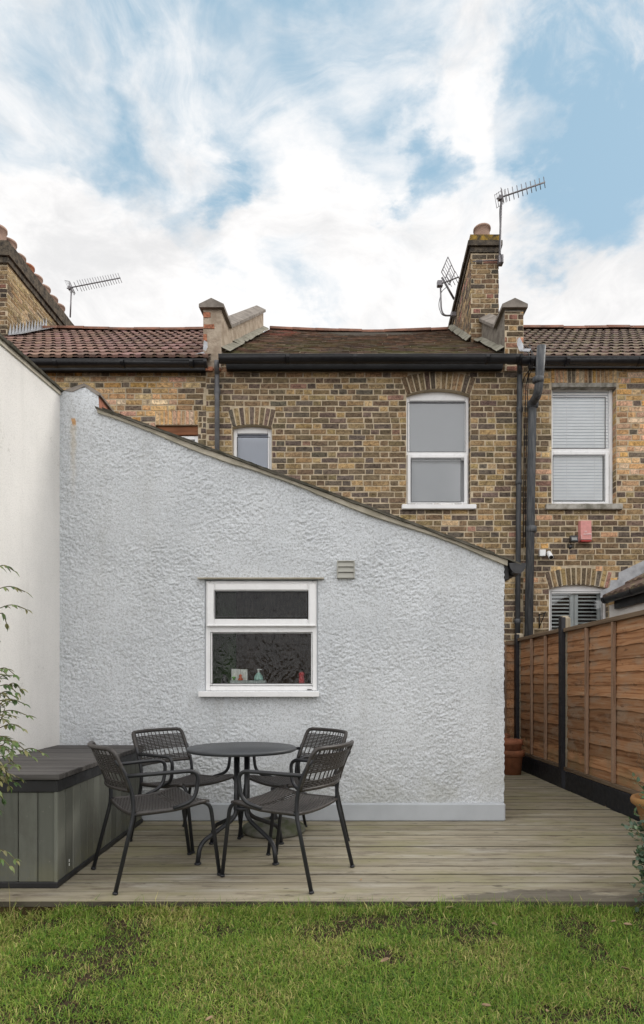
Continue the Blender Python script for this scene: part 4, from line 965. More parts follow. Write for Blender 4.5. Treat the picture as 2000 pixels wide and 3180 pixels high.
    tiled_roof('roof', Rh, 2.66, 6.6, M['tile_r'], .03, 0.0, 1); ridge(Rh, 2.75, 6.6, .03, 0)
    gutter(Rh, XP(1600), 6.5, EYE+(2125-1107)/F*7.815, .070, 7.885, 'gutter', (XP(1632), XP(1650), XP(1740), XP(1958)))
    b = MB(); b.box(XP(1640), 6.5, WY-.05, WY-.008, EYE+(2125-1142)/F*8.05, 5.40); b.build('fascia', M['fascia'], Rh)
terrace()
# ------------------------------------------------------------------ rear extension (grey roughcast lean-to)
GY = 4.85; gs = F/GY
GX = lambda px: (px-1000)/gs
GZ = lambda py: EYE+(2125-py)/gs
def extension():
    E = thing('rear_extension', 'grey roughcast lean-to extension with sloping roof and one white window', 'extension', (-.3, GY, 0))
    xl, xr = -2.11, GX(1565)
    xs, zs = GX(310), GZ(1278); xe, ze = xr, GZ(1741)
    top = [(xl, GZ(1218)), (GX(215), GZ(1213)), (GX(240), GZ(1212)), (GX(266), GZ(1203)), (GX(290), GZ(1216)), (GX(306), GZ(1226)), (GX(309), GZ(1270)), (xs+.012, zs), (xe, ze)]
    tx = np.array([p[0] for p in top]); tz = np.array([p[1] for p in top])
    st = .0060; nx = int((xr-xl)/st); nz = int(3.6/st)
    X = np.linspace(xl, xr, nx+1); U, V = np.meshgrid(X, np.linspace(.13, 1, nz+1))
    T = np.interp(X, tx, tz)
    Zr = .135+(V-.13)/.87*(tz.max()-.135); Zg = np.minimum(Zr, T[None, :]+0*Zr)
    # thrown roughcast: lumps over a gently uneven wall
    l1 = vnoise(U/.024+7, Zg/.018, 5); l2 = vnoise(U/.013, Zg/.011+3, 8); l3 = vnoise(U/.05, Zg/.04, 2); big = fbm(U*1.6, Zg*1.6, 77)
    sw = fbm(U*3+4, Zg*3, 33); rough = np.clip(.70+1.9*(sw-.47), .25, 1.45)*(1-.8*np.clip((GX(262)-U)/.05, 0, 1)*np.clip((Zg-GZ(1258))/.03, 0, 1))
    U2 = U+.012*(fbm(U*22, Zg*22, 91, 2)-.5); Z2 = Zg+.012*(fbm(U*22+5, Zg*22, 95, 2)-.5)
    l1 = vnoise(U2/.0185+7, Z2/.0145, 5); l2 = vnoise(U2/.0115, Z2/.0100+3, 8); l3 = vnoise(U/.07, Zg/.05, 2)
    dep = rough*(.0070*(l1-.5)+.0082*(l2-.5)+.0022*(l3-.5))+.014*(big-.5)
    edge = np.clip((xr-U)/.03, 0, 1)
    Ux = U+np.where(U > xr-.02, .010*(vnoise(Zg/.022, Zg*0, 4)-.5), 0)
    co = np.stack([Ux, GY-.006-dep, Zg], -1).reshape(-1, 3)-np.array([-.3, GY, 0])
    idx = np.arange((nx+1)*(nz+1)).reshape(nz+1, nx+1)
    q_ = np.stack([idx[:-1, :-1], idx[:-1, 1:], idx[1:, 1:], idx[1:, :-1]], -1)
    cx = (U[:-1, :-1]+U[1:, 1:])/2; cz = (Zg[:-1, :-1]+Zg[1:, 1:])/2
    hx0, hx1, hz0, hz1 = GX(636), GX(987), GZ(2146), GZ(1800)
    keep = (Zg[1:, :-1]-Zg[:-1, :-1]+Zg[1:, 1:]-Zg[:-1, 1:] > 1e-5) & ~((cx > hx0) & (cx < hx1) & (cz > hz0) & (cz < hz1))
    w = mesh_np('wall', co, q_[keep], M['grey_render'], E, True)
    # side wall, inner lining and window reveal
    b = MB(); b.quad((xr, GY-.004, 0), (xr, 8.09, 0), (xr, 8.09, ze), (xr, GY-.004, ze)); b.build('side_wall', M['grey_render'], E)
    b = MB(); r0 = .012
    b.box(hx0-.02, hx0+.004, GY-.002, GY+.12, hz0, hz1); b.box(hx1-.004, hx1+.02, GY-.002, GY+.12, hz0, hz1); b.box(hx0, hx1, GY-.002, GY+.12, hz1-.004, hz1+.02)
    b.build('reveal', M['plinth'], E)
    b = MB(); b.bbox(xl, xr+.006, GY-.030, GY+.05, 0.002, GZ(2493), .010)
    b.build('plinth', M['plinth'], E)
    # lean-to roof with its verge
    dz = (ze-zs)/(xe-xs); xo = GX(1608)
    zr = lambda x: zs+dz*(x-xs)
    rb = MB(); n = 26; xx = np.linspace(xs-.02, xo, n+1)
    for a, c in zip(xx, xx[1:]):
        e = jit(.003); c2 = c+.012
        rb.hexa([(a, GY-.050+jit(.006), zr(a)+.004+e), (c2, GY-.050+jit(.006), zr(c2)+.002+e), (c2, 8.08, zr(c2)+.002), (a, 8.08, zr(a)+.004), (a, GY-.050, zr(a)+.017+e), (c2, GY-.050, zr(c2)+.014+e), (c2, 8.08, zr(c2)+.014), (a, 8.08, zr(a)+.017)])
        a2 = a+.05; c3 = c+.06
        rb.hexa([(a2, GY-.042+jit(.004), zr(a2)+.019), (c3, GY-.042, zr(c3)+.016), (c3, 8.07, zr(c3)+.016), (a2, 8.07, zr(a2)+.019), (a2, GY-.042, zr(a2)+.029), (c3, GY-.042, zr(c3)+.026), (c3, 8.07, zr(c3)+.026), (a2, 8.07, zr(a2)+.029)]) if c < xx[-2] else None
    rb.build('roof', M['verge'], E)
    vb = MB(); xx = np.linspace(xs-.01, xe+.02, 40); lo = [zr(x)-.028-.012*math.sin(x*5)+jit(.002) for x in xx]
    for i in range(39):
        a, c = xx[i], xx[i+1]
        vb.hexa([(a, GY-.030, lo[i]), (c, GY-.030, lo[i+1]), (c, GY+.02, lo[i+1]), (a, GY+.02, lo[i]), (a, GY-.036, zr(a)+.003), (c, GY-.036, zr(c)+.003), (c, GY+.02, zr(c)+.003), (a, GY+.02, zr(a)+.003)])
    vb.build('verge_bedding', M['bedding'], E)
    # party upstand at the top left with its coping
    pw = bpy.data.objects.new('parapet', None); COL.objects.link(pw); pw.parent = E; pw.location = (.3, -GY, 0)
    b = MB(); b.box(xl, GX(306), GY+.012, 8.05, 3.0, GZ(1226)); b.build('upstand', M['dust'], pw)
    b = MB(); pk = (GX(263), GZ(1192)); rt = (GX(313), GZ(1222)); lf = (GX(200), GZ(1214))
    b.prism_xz([lf, (lf[0]+.07, lf[1]-.012), (pk[0], pk[1]-.025), (GX(304), GZ(1230)), (rt[0], rt[1]-.018), rt, pk], GY-.012, 8.05); b.build('coping', M['coping'], pw)
    # gutter end over the side passage
    gb = MB(); gx, gz = GX(1602), GZ(1752); r = .068; prof = [(gx+math.cos(t)*r, gz+.0-math.sin(t)*r*1.25) for t in np.linspace(0, math.pi, 12)]
    gb.prism_xz(prof[::-1], GY-.05, 8.0); 
    rim = [(gx+math.cos(t)*r*1.06, gz+.004-math.sin(t)*r*1.33) for t in np.linspace(0, math.pi, 12)]; gb.prism_xz(rim[::-1], GY-.010, GY+.03)
    gb.build('gutter', M['black'], E)
    b = MB(); b.box(xr+.003, xr+.035, GY-.01, 8.0, GZ(1800), GZ(1748)); b.box(xr+.035, GX(1600), GY+.04, 8.0, GZ(1786), GZ(1752)); b.build('fascia', M['fascia'], E)
    # window
    W = bpy.data.objects.new('window', None); COL.objects.link(W); W.parent = E; W.location = (.3, -GY, 0)
    y = GY+.006; b = MB()
    bars(b, GX(637), GX(986), GZ(2146), GZ(1803), y, .040, .06, .006)
    b.bbox(GX(641), GX(984), y+.001, y+.055, GZ(1966), GZ(1944), .006)
    bars(b, GX(651), GX(973), GZ(2129), GZ(1958), y-.004, .018, .05, .006)
    b.build('frame', M['upvc'], W)
    c = MB(); bars(c, GX(642), GX(982), GZ(1947), GZ(1811), y-.026, .064, .05, .010); c.bbox(GX(643), GX(981), y-.034, y-.02, GZ(1946), GZ(1940), .003); 
    cs = c.build('casement', M['upvc'], W)
    gk = MB()
    for (p0, p1, q0, q1, yy) in ((671, 951, 1840, 1916, y-.027), (655, 969, 1964, 2122, y-.005)):
        x0, x1, z0, z1 = GX(p0), GX(p1), GZ(q1), GZ(q0); t = .0035
        for a in ((x0-t, x0, z0-t, z1+t), (x1, x1+t, z0-t, z1+t), (x0, x1, z0-t, z0), (x0, x1, z1, z1+t)): gk.box(a[0], a[1], yy, yy+.01, a[2], a[3])
    gk.build('gasket', M['bead'], W)
    pane('pane', GX(668), GX(954), GZ(1919), GZ(1837), y-.004, M['ripple'], W); pane('pane', GX(652), GX(972), GZ(2126), GZ(1961), y+.016, M['ripple'], W)
    b = MB(); b.bbox(GX(621), GX(991), GY-.075, GY+.06, GZ(2164), GZ(2147), .004); b.build('sill', M['upvc'], W)
    b = MB(); b.box(GX(616), GX(1006), GY-.045, GY+.02, GZ(1800)+.001, GZ(1796)); b.build('drip_edge', M['bedding'], W)
    b = MB(); b.bbox(GX(954), GX(968), y-.012, y-.002, GZ(2143), GZ(2140), .001); b.build('drain_cap', M['bead'], W)
    # room behind
    b = MB(); X0, X1, Y0, Y1, Z0, Z1 = GX(636), GX(987)+.5, GY+.125, GY+1.6, GZ(2146)-.35, GZ(1800)+.2
    b.quad((X0-.6, Y1, Z0), (X1, Y1, Z0), (X1, Y1, Z1), (X0-.6, Y1, Z1)); b.quad((X1, Y0, Z0), (X1, Y1, Z0), (X1, Y1, Z1), (X1, Y0, Z1))
    b.quad((X0-.6, Y0, Z1), (X1, Y0, Z1), (X1, Y1, Z1), (X0-.6, Y1, Z1)); b.quad((X0-.6, Y0, Z0), (X1, Y0, Z0), (X1, Y1, Z0), (X0-.6, Y1, Z0))
    b.mi = 1; b.quad((X0-.6, Y0, Z0), (X0-.6, Y1, Z0), (X0-.6, Y1, Z1), (X0-.6, Y0, Z1)); b.box(X0-.3, X0+.16, Y0+.5, Y0+.55, Z0, Z1)
    b.mi = 0
    for a in ((X0-.6, hx0, Z0, Z1), (hx1, X1, Z0, Z1), (hx0, hx1, hz1, Z1), (hx0, hx1, Z0, hz0)): b.quad((a[0], Y0, a[2]), (a[1], Y0, a[2]), (a[1], Y0, a[3]), (a[0], Y0, a[3]))
    b.build('room_lining', [M['brown_room'], M['green_room']], E)
    b = MB(); b.bbox(hx0, hx1, GY+.066, GY+.26, hz0+.03, GZ(2124), .004); b.build('inner_sill', M['upvc'], E)
    # vent
    V_ = bpy.data.objects.new('vent', None); COL.objects.link(V_); V_.parent = E; V_.location = (.3, -GY, 0)
    b = MB(); bars(b, GX(1046), GX(1101), GZ(1798), GZ(1743), GY-.035, .010, .04, .003); b.build('frame', M['vent'], V_)
    b = MB()
    for i in range(3):
        z1 = GZ(1746)-i*(GZ(1746)-GZ(1796))/3; z0 = z1-(GZ(1746)-GZ(1796))/3+.003
        b.hexa([(GX(1049), GY-.034, z0), (GX(1098), GY-.034, z0), (GX(1098), GY-.004, z0), (GX(1049), GY-.004, z0), (GX(1049), GY-.022, z1), (GX(1098), GY-.022, z1), (GX(1098), GY-.004, z1), (GX(1049), GY-.004, z1)])
    b.build('flap', M['vent'], V_)
    # things standing on the inner sill
    zt = GZ(2124); yi = GY+.15; s2 = (yi)/GY
    X_ = lambda px: (px-1000)/F*yi
    b = MB(); b.bbox(X_(716), X_(826), yi-.03, yi+.05, zt+.001, zt+.030, .004); tag(b.build('tray', M['greyp']), 'shallow grey tray on the window sill behind rippled glass', 'tray')
    b = MB(); b.bbox(X_(719), X_(745), yi+.0, yi+.012, zt+.031, zt+.125, .002); b.bbox(X_(746), X_(768), yi+.006, yi+.018, zt+.031, zt+.122, .002); tag(b.build('greeting_card', M['whitep']), 'white cards propped up in the grey tray behind the glass', 'card')
    d = thing('soap_dispenser', 'mint green pump soap dispenser standing in the grey tray', 'dispenser', (X_(803), yi, zt+.031))
    b = MB(); c0 = (X_(803), yi, zt+.031); b.lathe([(0, 0), (.037, 0), (.040, .012), (.034, .035), (.016, .058), (.012, .064), (0, .064)], c0, 18); b.build('bottle', M['mint'], d)
    b = MB(); b.lathe([(.009, .064), (.009, .085), (.014, .086), (.014, .094), (0, .094)], c0, 12); b.tube([(c0[0], c0[1], c0[2]+.09), (c0[0]+.028, c0[1]-.004, c0[2]+.088)], .004, 6); b.build('pump', M['whitep'], d)
    d = thing('bottle', 'red plastic bottle with dark cap at the right end of the sill', 'bottle', (X_(937), yi, zt))
    b = MB(); c0 = (X_(937), yi, zt+.001); b.lathe([(0, 0), (.024, 0), (.025, .05), (.020, .056), (.025, .066), (.024, .09), (.012, .100), (0, .100)], c0, 16); b.build('body', M['redp'], d)
    b = MB(); b.lathe([(.013, .100), (.014, .118), (.006, .124), (0, .124)], c0, 12); b.build('cap', M['blackp'], d)
    b = MB(); c0 = (X_(963), yi, zt+.001); b.lathe([(0, 0), (.018, 0), (.018, .085), (.008, .10), (.008, .12), (0, .12)], c0, 14); tag(b.build('dark_bottle', M['blackp']), 'dark narrow bottle beside the red bottle on the sill', 'bottle')
    b = MB(); c0 = (X_(697), yi, zt+.001); b.lathe([(0, 0), (.026, 0), (.027, .045), (.012, .060), (.012, .070), (.016, .071), (.016, .078), (0, .078)], c0, 16); tag(b.build('jar', M['blackp']), 'squat black jar at the left end of the window sill', 'jar')
    b = MB(); c0 = (X_(748), yi-.022, zt+.031); b.lathe([(0, 0), (.020, 0), (.022, .012), (.012, .018), (.010, .026), (.014, .036), (.010, .047), (0, .05)], c0, 14); tag(b.build('toy_figure', M['orange']), 'small orange red rounded toy in the grey tray', 'toy')
    b = MB(); c0 = (X_(727), yi-.02, zt+.031); b.lathe([(0, 0), (.008, 0), (.008, .018), (.016, .019), (.016, .028), (0, .031)], c0, 14); tag(b.build('scrubber', M['greenp']), 'small green topped scrubber in the grey tray', 'scrubber')
extension()
# ------------------------------------------------------------------ white rendered neighbour wall on the left
def white_extension():
    E = thing('neighbour_extension', 'white rendered side wall of the extension on the left edge', 'extension', (-2.3, 4, 0))
    x = -2.11; y0, y1 = 2.9, GY+.02; zt = lambda y: GZ(1218)-.108*(GY-y)
    b = MB(); b.prism_yz([(y0, -.25), (y1, -.25), (y1, zt(y1)), (y0, zt(y0))], x-.30, x); b.build('wall', M['white_render'], E)
    b = MB()
    n = 9; yy = np.linspace(y0, y1+.05, n+1)
    for a, c in zip(yy, yy[1:]):
        e = jit(.004); b.hexa([(x-.3, a, zt(a)+.001), (x+.030+e, a, zt(a)+.001), (x+.030+e, c+.01, zt(c)+.001), (x-.3, c+.01, zt(c)+.001), (x-.3, a, zt(a)+.022), (x+.034+e, a, zt(a)+.020), (x+.034+e, c+.01, zt(c)+.016), (x-.3, c+.01, zt(c)+.018)])
        b.hexa([(x-.3, a, zt(a)+.023), (x+.018+e, a, zt(a)+.023), (x+.018+e, c, zt(c)+.021), (x-.3, c, zt(c)+.021), (x-.3, a, zt(a)+.038), (x+.018+e, a, zt(a)+.036), (x+.018+e, c, zt(c)+.030), (x-.3, c, zt(c)+.032)])
    b.build('verge', M['verge'], E)
    b = MB(); b.prism_yz([(y0, zt(y0)-.03), (y1-.03, zt(y1)-.03), (y1-.03, zt(y1)), (y0, zt(y0))], x, x+.012); b.build('verge_bedding', M['bedding'], E)
white_extension()
# ------------------------------------------------------------------ fence along the right
FX = 2.58
def fence_panel(y0, y1, z0, z1, battens, label):
    t = thing('lapped_fence', label, 'fence panel', (FX, (y0+y1)/2, 0), 'fence panels along the passage')
    b = MB(); n = 13; h = (z1-z0-.03)/n
    for i in range(n):
        za = z0+.015+i*h-.012; zb = za+h+.028; m = 34; yy = np.linspace(y0+.01, y1-.01, m+1)
        ph = random.random()*9; sd = random.randint(0, 999); am = random.uniform(.004, .011)
        lo = [za+am*(2*float(vnoise(np.array(y*5.0+ph), np.array(i*1.7), sd))-1)+.004*(2*float(vnoise(np.array(y*17.0+ph), np.array(i*2.7), sd+1))-1) for y in yy]
        b.col = (random.random(), random.random(), random.random())
        f = b.add([(FX+.012, y, l) for y, l in zip(yy, lo)]); bk = b.add([(FX+.024, y, l) for y, l in zip(yy, lo)]); tp = b.add([(FX+.026, y, zb) for y in yy])
        for k in range(m): b.face([f[k], tp[k], tp[k+1], f[k+1]]); b.face([bk[k], f[k], f[k+1], bk[k+1]])
    b.quad((FX+.034, y0, z0), (FX+.034, y0, z1), (FX+.034, y1, z1), (FX+.034, y1, z0))
    b.build('lap_boards', M['lap'], t)
    b = MB(); b.col = (.5, .3, .7); b.bbox(FX-.022, FX+.05, y0+.001, y1-.001, z1-.036, z1+.004, .003); b.build('top_rail', M['rail'], t)
    b = MB(); b.col = (.2, .6, .1); b.bbox(FX-.020, FX+.03, y0+.001, y1-.001, z0-.002, z0+.034, .003); b.build('bottom_rail', M['rail'], t)
    for y in battens:
        b = MB(); b.col = (random.random(), random.random(), random.random()); b.bbox(FX-.020, FX+.010, y-.018, y+.018, z0+.036, z1-.038, .003); b.build('batten', M['batten'], t)
def fence_post(x, y, zt, label, bare=True):
    t = thing('fence_post', label, 'fence post', (x, y, 0), 'fence posts along the passage')
    w = .05
    w = .04
    b = MB(); b.bbox(x-.040, x-.028, y-w, y+w, -.1, zt-.012, .003); b.bbox(x-.0412, x+.003, y-w-.004, y-w+.006, -.1, zt-.018, .002); b.build('painted_face', M['postpaint'], t)
    b = MB(); b.col = (.6, .2, .4); b.hexa([(x-.0275, y-w+.008, -.1), (x+.06, y-w+.008, -.1), (x+.06, y+w, -.1), (x-.0275, y+w, -.1), (x-.0275, y-w+.008, zt-.03), (x+.06, y-w+.008, zt-.03), (x+.06, y+w, zt-.012), (x-.0275, y+w, zt-.012)])
    b.hexa([(x-.0275, y-w+.008, zt-.0295), (x+.06, y-w+.008, zt-.0295), (x+.06, y+w, zt-.0115), (x-.0275, y+w, zt-.0115), (x-.015, y-w+.03, zt), (x+.045, y-w+.03, zt), (x+.045, y+w-.02, zt), (x-.015, y+w-.02, zt)])
    b.build('post', M['rawpost'], t)
def fence():
    fence_panel(6.475, 7.882, .20, 1.70, (7.40, 6.94), 'far weathered lap fence panel between the two painted posts')
    fence_panel(4.605, 6.386, .19, 1.69, (5.86, 5.32), 'larger orange brown lap fence panel with a whole batten bay, nearest the lawn')
    fence_panel(2.80, 4.50, .19, 1.68, (3.9, 3.3), 'lap fence panel running out of the frame beside the planter')
    fence_post(FX, 7.92, 1.77, 'painted fence post with pale bare top beside the black downpipe')
    fence_post(FX, 6.43, 1.83, 'black faced fence post standing between the two lap panels')
    fence_post(FX, 4.56, 1.80, 'black faced fence post beyond the frame edge behind the planter')
    for i, (y0, y1, z, lab) in enumerate(((6.38, 7.92, .195, 'black gravel board under the far fence panel beside the stacked pots'), (4.61, 6.37, .185, 'black gravel board under the larger fence panel'), (2.8, 4.5, .185, 'black gravel board beside the tall planter'))):
        b = MB(); b.bbox(FX-.030, FX+.02, y0+.06 if i == 0 else y0+.001, y1-.055, -.1, z, .004); tag(b.build('gravel_board', M['gravel']), lab, 'gravel board', 'gravel boards under the fence')
    # short panel closing the far end of the passage
    t = thing('lapped_fence', 'narrow lap panel across the far end of the passage behind the pots', 'fence panel', (2.5, 8.0, 0), 'fence panels along the passage')
    b = MB()
    for i in range(13):
        b.col = (random.random(), random.random(), random.random()); z = .05+i*.123
        b.hexa([(2.40, 7.985, z), (2.60, 7.985, z), (2.60, 8.0, z), (2.40, 8.0, z), (2.40, 8.0, z+.14), (2.60, 8.0, z+.14), (2.60, 8.01, z+.14), (2.40, 8.01, z+.14)])
    b.build('lap_boards', M['lap'], t)
    b = MB(); b.col = (.3, .5, .7); b.bbox(2.385, 2.62, 7.955, 8.02, 1.62, 1.66, .003); b.build('top_rail', M['rail'], t)
    b = MB(); b.col = (.5, .1, .4); b.bbox(2.415, 2.44, 7.958, 7.984, .05, 1.618, .003); b.build('batten', M['batten'], t)
    t = MB(); t.col = (.25, .4, .8); t.bbox(2.33, 2.385, 7.93, 8.02, -.05, 1.73, .005); tag(t.build('gate_post', M['rawpost']), 'grey weathered bare wooden post against the extension corner', 'post')
fence()
# ------------------------------------------------------------------ tiled neighbour building beyond the fence
def right_neighbour():
    E = thing('neighbour_extension', 'pink white rendered extension with black gutter and tiles beyond the fence', 'extension', (4.5, 7, 0))
    x = 3.86; ye = 8.09; yn = 5.2
    b = MB(); b.quad((x, yn, -.2), (x, yn, 2.16), (x, ye, 2.16), (x, ye, -.2)); b.quad((x, yn, -.2), (x+2.6, yn, -.2), (x+2.6, yn, 2.16), (x, yn, 2.16)); b.build('wall', M['white_render'], E)
    b = MB(); tn = .58
    n = 22; yy = np.linspace(ye-.02, yn, n*6+1)
    rl = lambda y: .022*abs(math.sin(y/.15*math.pi))
    for r in range(8):
        xa, xb = x-.10+r*.3, x-.10+(r+1)*.3+.02
        a = b.add([(xa, y, 2.245+tn*(xa-x+.1)+.03+rl(y)) for y in yy]); c = b.add([(xb, y, 2.245+tn*(xb-x+.1)+rl(y)) for y in yy]); d = b.add([(xa, y, 2.245+tn*(xa-x+.1)-.01) for y in yy])
        for i in range(len(yy)-1):
            if i % 12 == 0: v = random.uniform(.75, 1.2); b.col = (v, v, v)
            b.face([a[i], c[i], c[i+1], a[i+1]]); b.face([d[i], a[i], a[i+1], d[i+1]])
    b.build('roof', M['tile_r'], E)
    b = MB(); gx, gz = x-.115, 2.235; r = .058; prof = [(gx+math.cos(t)*r, gz-math.sin(t)*r*1.15) for t in np.linspace(0, math.pi, 10)]
    b.prism_xz(prof[::-1], yn, 7.93)
    for yj in (7.93, 7.25): b.prism_xz([(gx+math.cos(t)*r*1.12, gz+.004-math.sin(t)*r*1.3) for t in np.linspace(0, math.pi, 10)][::-1], yj-.03, yj+.03)
    b.build('gutter', M['black'], E)
    b = MB(); b.box(x-.05, x-.003, yn, 7.85, 2.08, 2.20); b.build('fascia', M['fascia'], E)
    b = MB(); b.poly([(x-.12, WY-.012, 2.25), (x-.12, WY-.012, 2.36), (x+.0, WY-.012, 2.40), (x+.02, WY-.012, 2.50), (x+.12, WY-.012, 2.505), (x+.125, WY-.012, 2.60), (x+2.0, WY-.012, 3.5), (x+2, WY-.012, 2.3)]); b.build('flashing', M['lead'], E)
right_neighbour()
# ------------------------------------------------------------------ things fixed to the right house
def wall_fittings():
    t = thing('alarm_box', 'faded red burglar alarm box with pale lettering on the brick wall', 'alarm box', P(1813, 1655, WY))
    x0, x1, z0, z1 = XP(1795), XP(1832), ZP(1685), ZP(1619)
    b = MB(); d = .075
    b.hexa([(x0, WY-.006, z0), (x1, WY-.006, z0), (x1, WY+.02, z0), (x0, WY+.02, z0), (x0, WY-.006, z1), (x1, WY-.006, z1), (x1, WY+.02, z1), (x0, WY+.02, z1)])
    b.hexa([(x0+.006, WY-d, z0+.022), (x1-.006, WY-d, z0+.022), (x1, WY-.0065, z0), (x0, WY-.0065, z0), (x0+.012, WY-d*.75, z1-.006), (x1-.006, WY-d*.75, z1-.006), (x1, WY-.0065, z1), (x0, WY-.0065, z1)])
    b.build('casing', M['alarm'], t, .004)
    b = MB(); b.box(x0+.012, x1-.01, WY-d+.004, WY-.02, z0-.001, z0+.016); b.build('strobe', M['alarm_dark'], t)
    for txt, px, py, sz in (('AFI', 1811, 1657, .022), ('ALARMS', 1817, 1665, .026)):
        cu = bpy.data.curves.new('lettering', 'FONT'); cu.body = txt; cu.size = sz*1.15; cu.align_x = 'CENTER'; cu.extrude = .001; cu.materials.append(M['lettering'])
        tmp = bpy.data.objects.new('lettering', cu); me = bpy.data.meshes.new_from_object(tmp); me.name = 'lettering'; bpy.data.objects.remove(tmp); o = bpy.data.objects.new('lettering', me); COL.objects.link(o); o.parent = t
        p = Vector((XP(px), WY-d-.004, ZP(py)))-t.location; o.location = p; o.rotation_euler = (R(90-6), 0, 0)
    b = MB()
    f = lambda px, py: Vector((XP(px)*(WY-d)/WY*1.0+.0, WY-d-.003, ZP(py)))
    zz0, zz1 = z0+.028, z0+.085
    for a, c in (((x0+.012, zz0), (x1-.010, zz0)), ((x0+.012, zz0), (x0+.012, zz1)), ((x1-.01, zz0), (x1-.01, zz1))):
        b.box(min(a[0], c[0])-.001, max(a[0], c[0])+.001, WY-d-.003, WY-d+.002, min(a[1], c[1])-.001, max(a[1], c[1])+.001)
    b.build('border_line', M['lettering'], t)
    # floodlight
    t = thing('floodlight', 'small black floodlight with sensor beside the red alarm box', 'floodlight', P(1771, 1690, WY))
    x0, x1, z0, z1 = XP(1760), XP(1784), ZP(1688), ZP(1669)
    b = MB(); b.hexa([(x0+.004, WY-.13, z0), (x1-.004, WY-.13, z0), (x1-.012, WY-.06, z0-.005), (x0+.012, WY-.06, z0-.005), (x0, WY-.11, z1), (x1, WY-.11, z1), (x1-.01, WY-.05, z1), (x0+.01, WY-.05, z1)]); b.build('housing', M['black'], t, .004)
    b = MB(); b.quad((x0+.018, WY-.1305, z0+.016), (x1-.018, WY-.1305, z0+.016), (x1-.016, WY-.1155, z1-.024), (x0+.016, WY-.1155, z1-.024)); b.build('glass', M['lampface'], t)
    b = MB(); b.tube([P(1771, 1680, WY-.06), P(1771, 1682, WY)], .012, 8); b.build('bracket', M['black'], t)
    b = MB(); c0 = P(1771, 1700, WY-.09); b.lathe([(0, -.02), (.018, -.018), (.024, .0), (.022, .03), (0, .035)], c0, 12); b.build('sensor', M['black'], t)
    b = MB(); b.bbox(XP(1672), XP(1691), WY-.05, WY+.0, ZP(1729), ZP(1709), .004); tag(b.build('junction_box', M['camwhite']), 'small square white junction box on the brickwork by the soil pipe', 'junction box')
    t = thing('security_camera', 'small white bullet camera pointing down beside the white junction box', 'camera', P(1706, 1722, WY))
    b = MB(); a = P(1703.5, 1716, WY-.03); c = P(1711.5, 1731, WY-.16); b.tube([P(1703, 1718, WY), a], .020, 12); b.tube([a, a.lerp(c, .08), c], [.026, .030, .030], 14); b.build('body', M['camwhite'], t)
    b = MB(); b.tube([c, c+(c-a).normalized()*.006], [.026, .024], 14); b.build('lens', M['lens'], t)
    t = MB(); t.tube([P(1675, 1906, WY-.02), P(1675, 1951, WY-.02)], .008, 6); t.tube([P(1675, 1910, WY-.02), P(1694, 1903, WY-.20)], .006, 6); t.tube([P(1675, 1948, WY-.02), P(1694, 1900, WY-.19)], .007, 6)
    tag(t.build('basket_bracket', M['black']), 'black iron hanging basket bracket beside the shuttered window', 'bracket')
wall_fittings()
# ------------------------------------------------------------------ aerials
def yagi(name, label, mast, boom0, boom1, n, el, Y, tilt, mr=.016, grid=True):
    t = thing(name, label, 'aerial', P(*mast[0], Y))
    b = MB(); b.tube([P(*p, Y) for p in mast], mr, 8); b.build('mast', M['galv'], t)
    A = P(*boom0, Y); B = P(*boom1, Y); d = (B-A).normalized()
    b = MB(); b.tube([A-d*.05, B], .012, 8); b.build('boom', M['galv'], t)
    ed = Vector((tilt[0], tilt[1], tilt[2])).normalized()
    b = MB()
    for i in range(n):
        p = A.lerp(B, .20+.79*i/(n-1)); h = el*(1-.15*i/n); b.tube([p-ed*h, p+ed*h], .006, 5)
    b.build('director', M['galv'], t)
    if grid:
        b = MB(); p = A.lerp(B, .06); up = ed.cross(d).normalized()
        for s_ in (-1, 1):
            q0 = p+up*.02*s_; e2 = (ed*.6+d*(-.15)).normalized()
            for k in range(4): b.tube([q0+up*s_*.035*k-ed*el*1.1-d*.02*k, q0+up*s_*.035*k+ed*el*1.1-d*.02*k], .004, 4)
            b.tube([q0-ed*el, q0-ed*el+up*s_*.11-d*.06], .004, 4); b.tube([q0+ed*el, q0+ed*el+up*s_*.11-d*.06], .004, 4)
        q0 = A.lerp(B, .13); b.tube([q0-ed*.08+up*.02, q0+ed*.08+up*.02, q0+ed*.08-up*.02, q0-ed*.08-up*.02, q0-ed*.08+up*.02], .005, 5)
        b.build('reflector', M['galv'], t)
    b = MB(); b.bbox(A.x-.02, A.x+.03, A.y-.03, A.y+.03, A.z-.04, A.z+.03, .006); b.build('clamp', M['galv'], t)
    return t
yagi('aerial', 'television aerial with many short rods behind the long left stack', ((218, 985), (222, 894)), (215, 894), (374, 863), 17, .105, 12.4, (.35, .35, -.85))
ra = yagi('aerial', 'tall television aerial on a pole strapped to the lichened chimney', ((1551, 822), (1553, 760), (1557, 616)), (1552, 614), (1692, 566), 9, .085, 9.30, (.30, .35, -.88), .017)
b = MB(); b.tube(fillet([P(1557, 620, 9.28), P(1551, 650, 9.27), P(1553, 720, 9.28), P(1551, 780, 9.27), P(1560, 800, 9.26), P(1557, 822, 9.26)], .3, 5), .006, 5); b.build('lead_wire', M['cable'], ra)
b = MB(); b.tube([P(1468, 812, 9.36), P(1555, 808, 9.36)], .008, 5); b.bbox(*(v for v in (P(1545, 0, 9.36).x, P(1560, 0, 9.36).x, 9.28, 9.38, P(0, 826, 9.36).z, P(0, 800, 9.36).z)), .006); b.build('strap', M['galv'], ra)
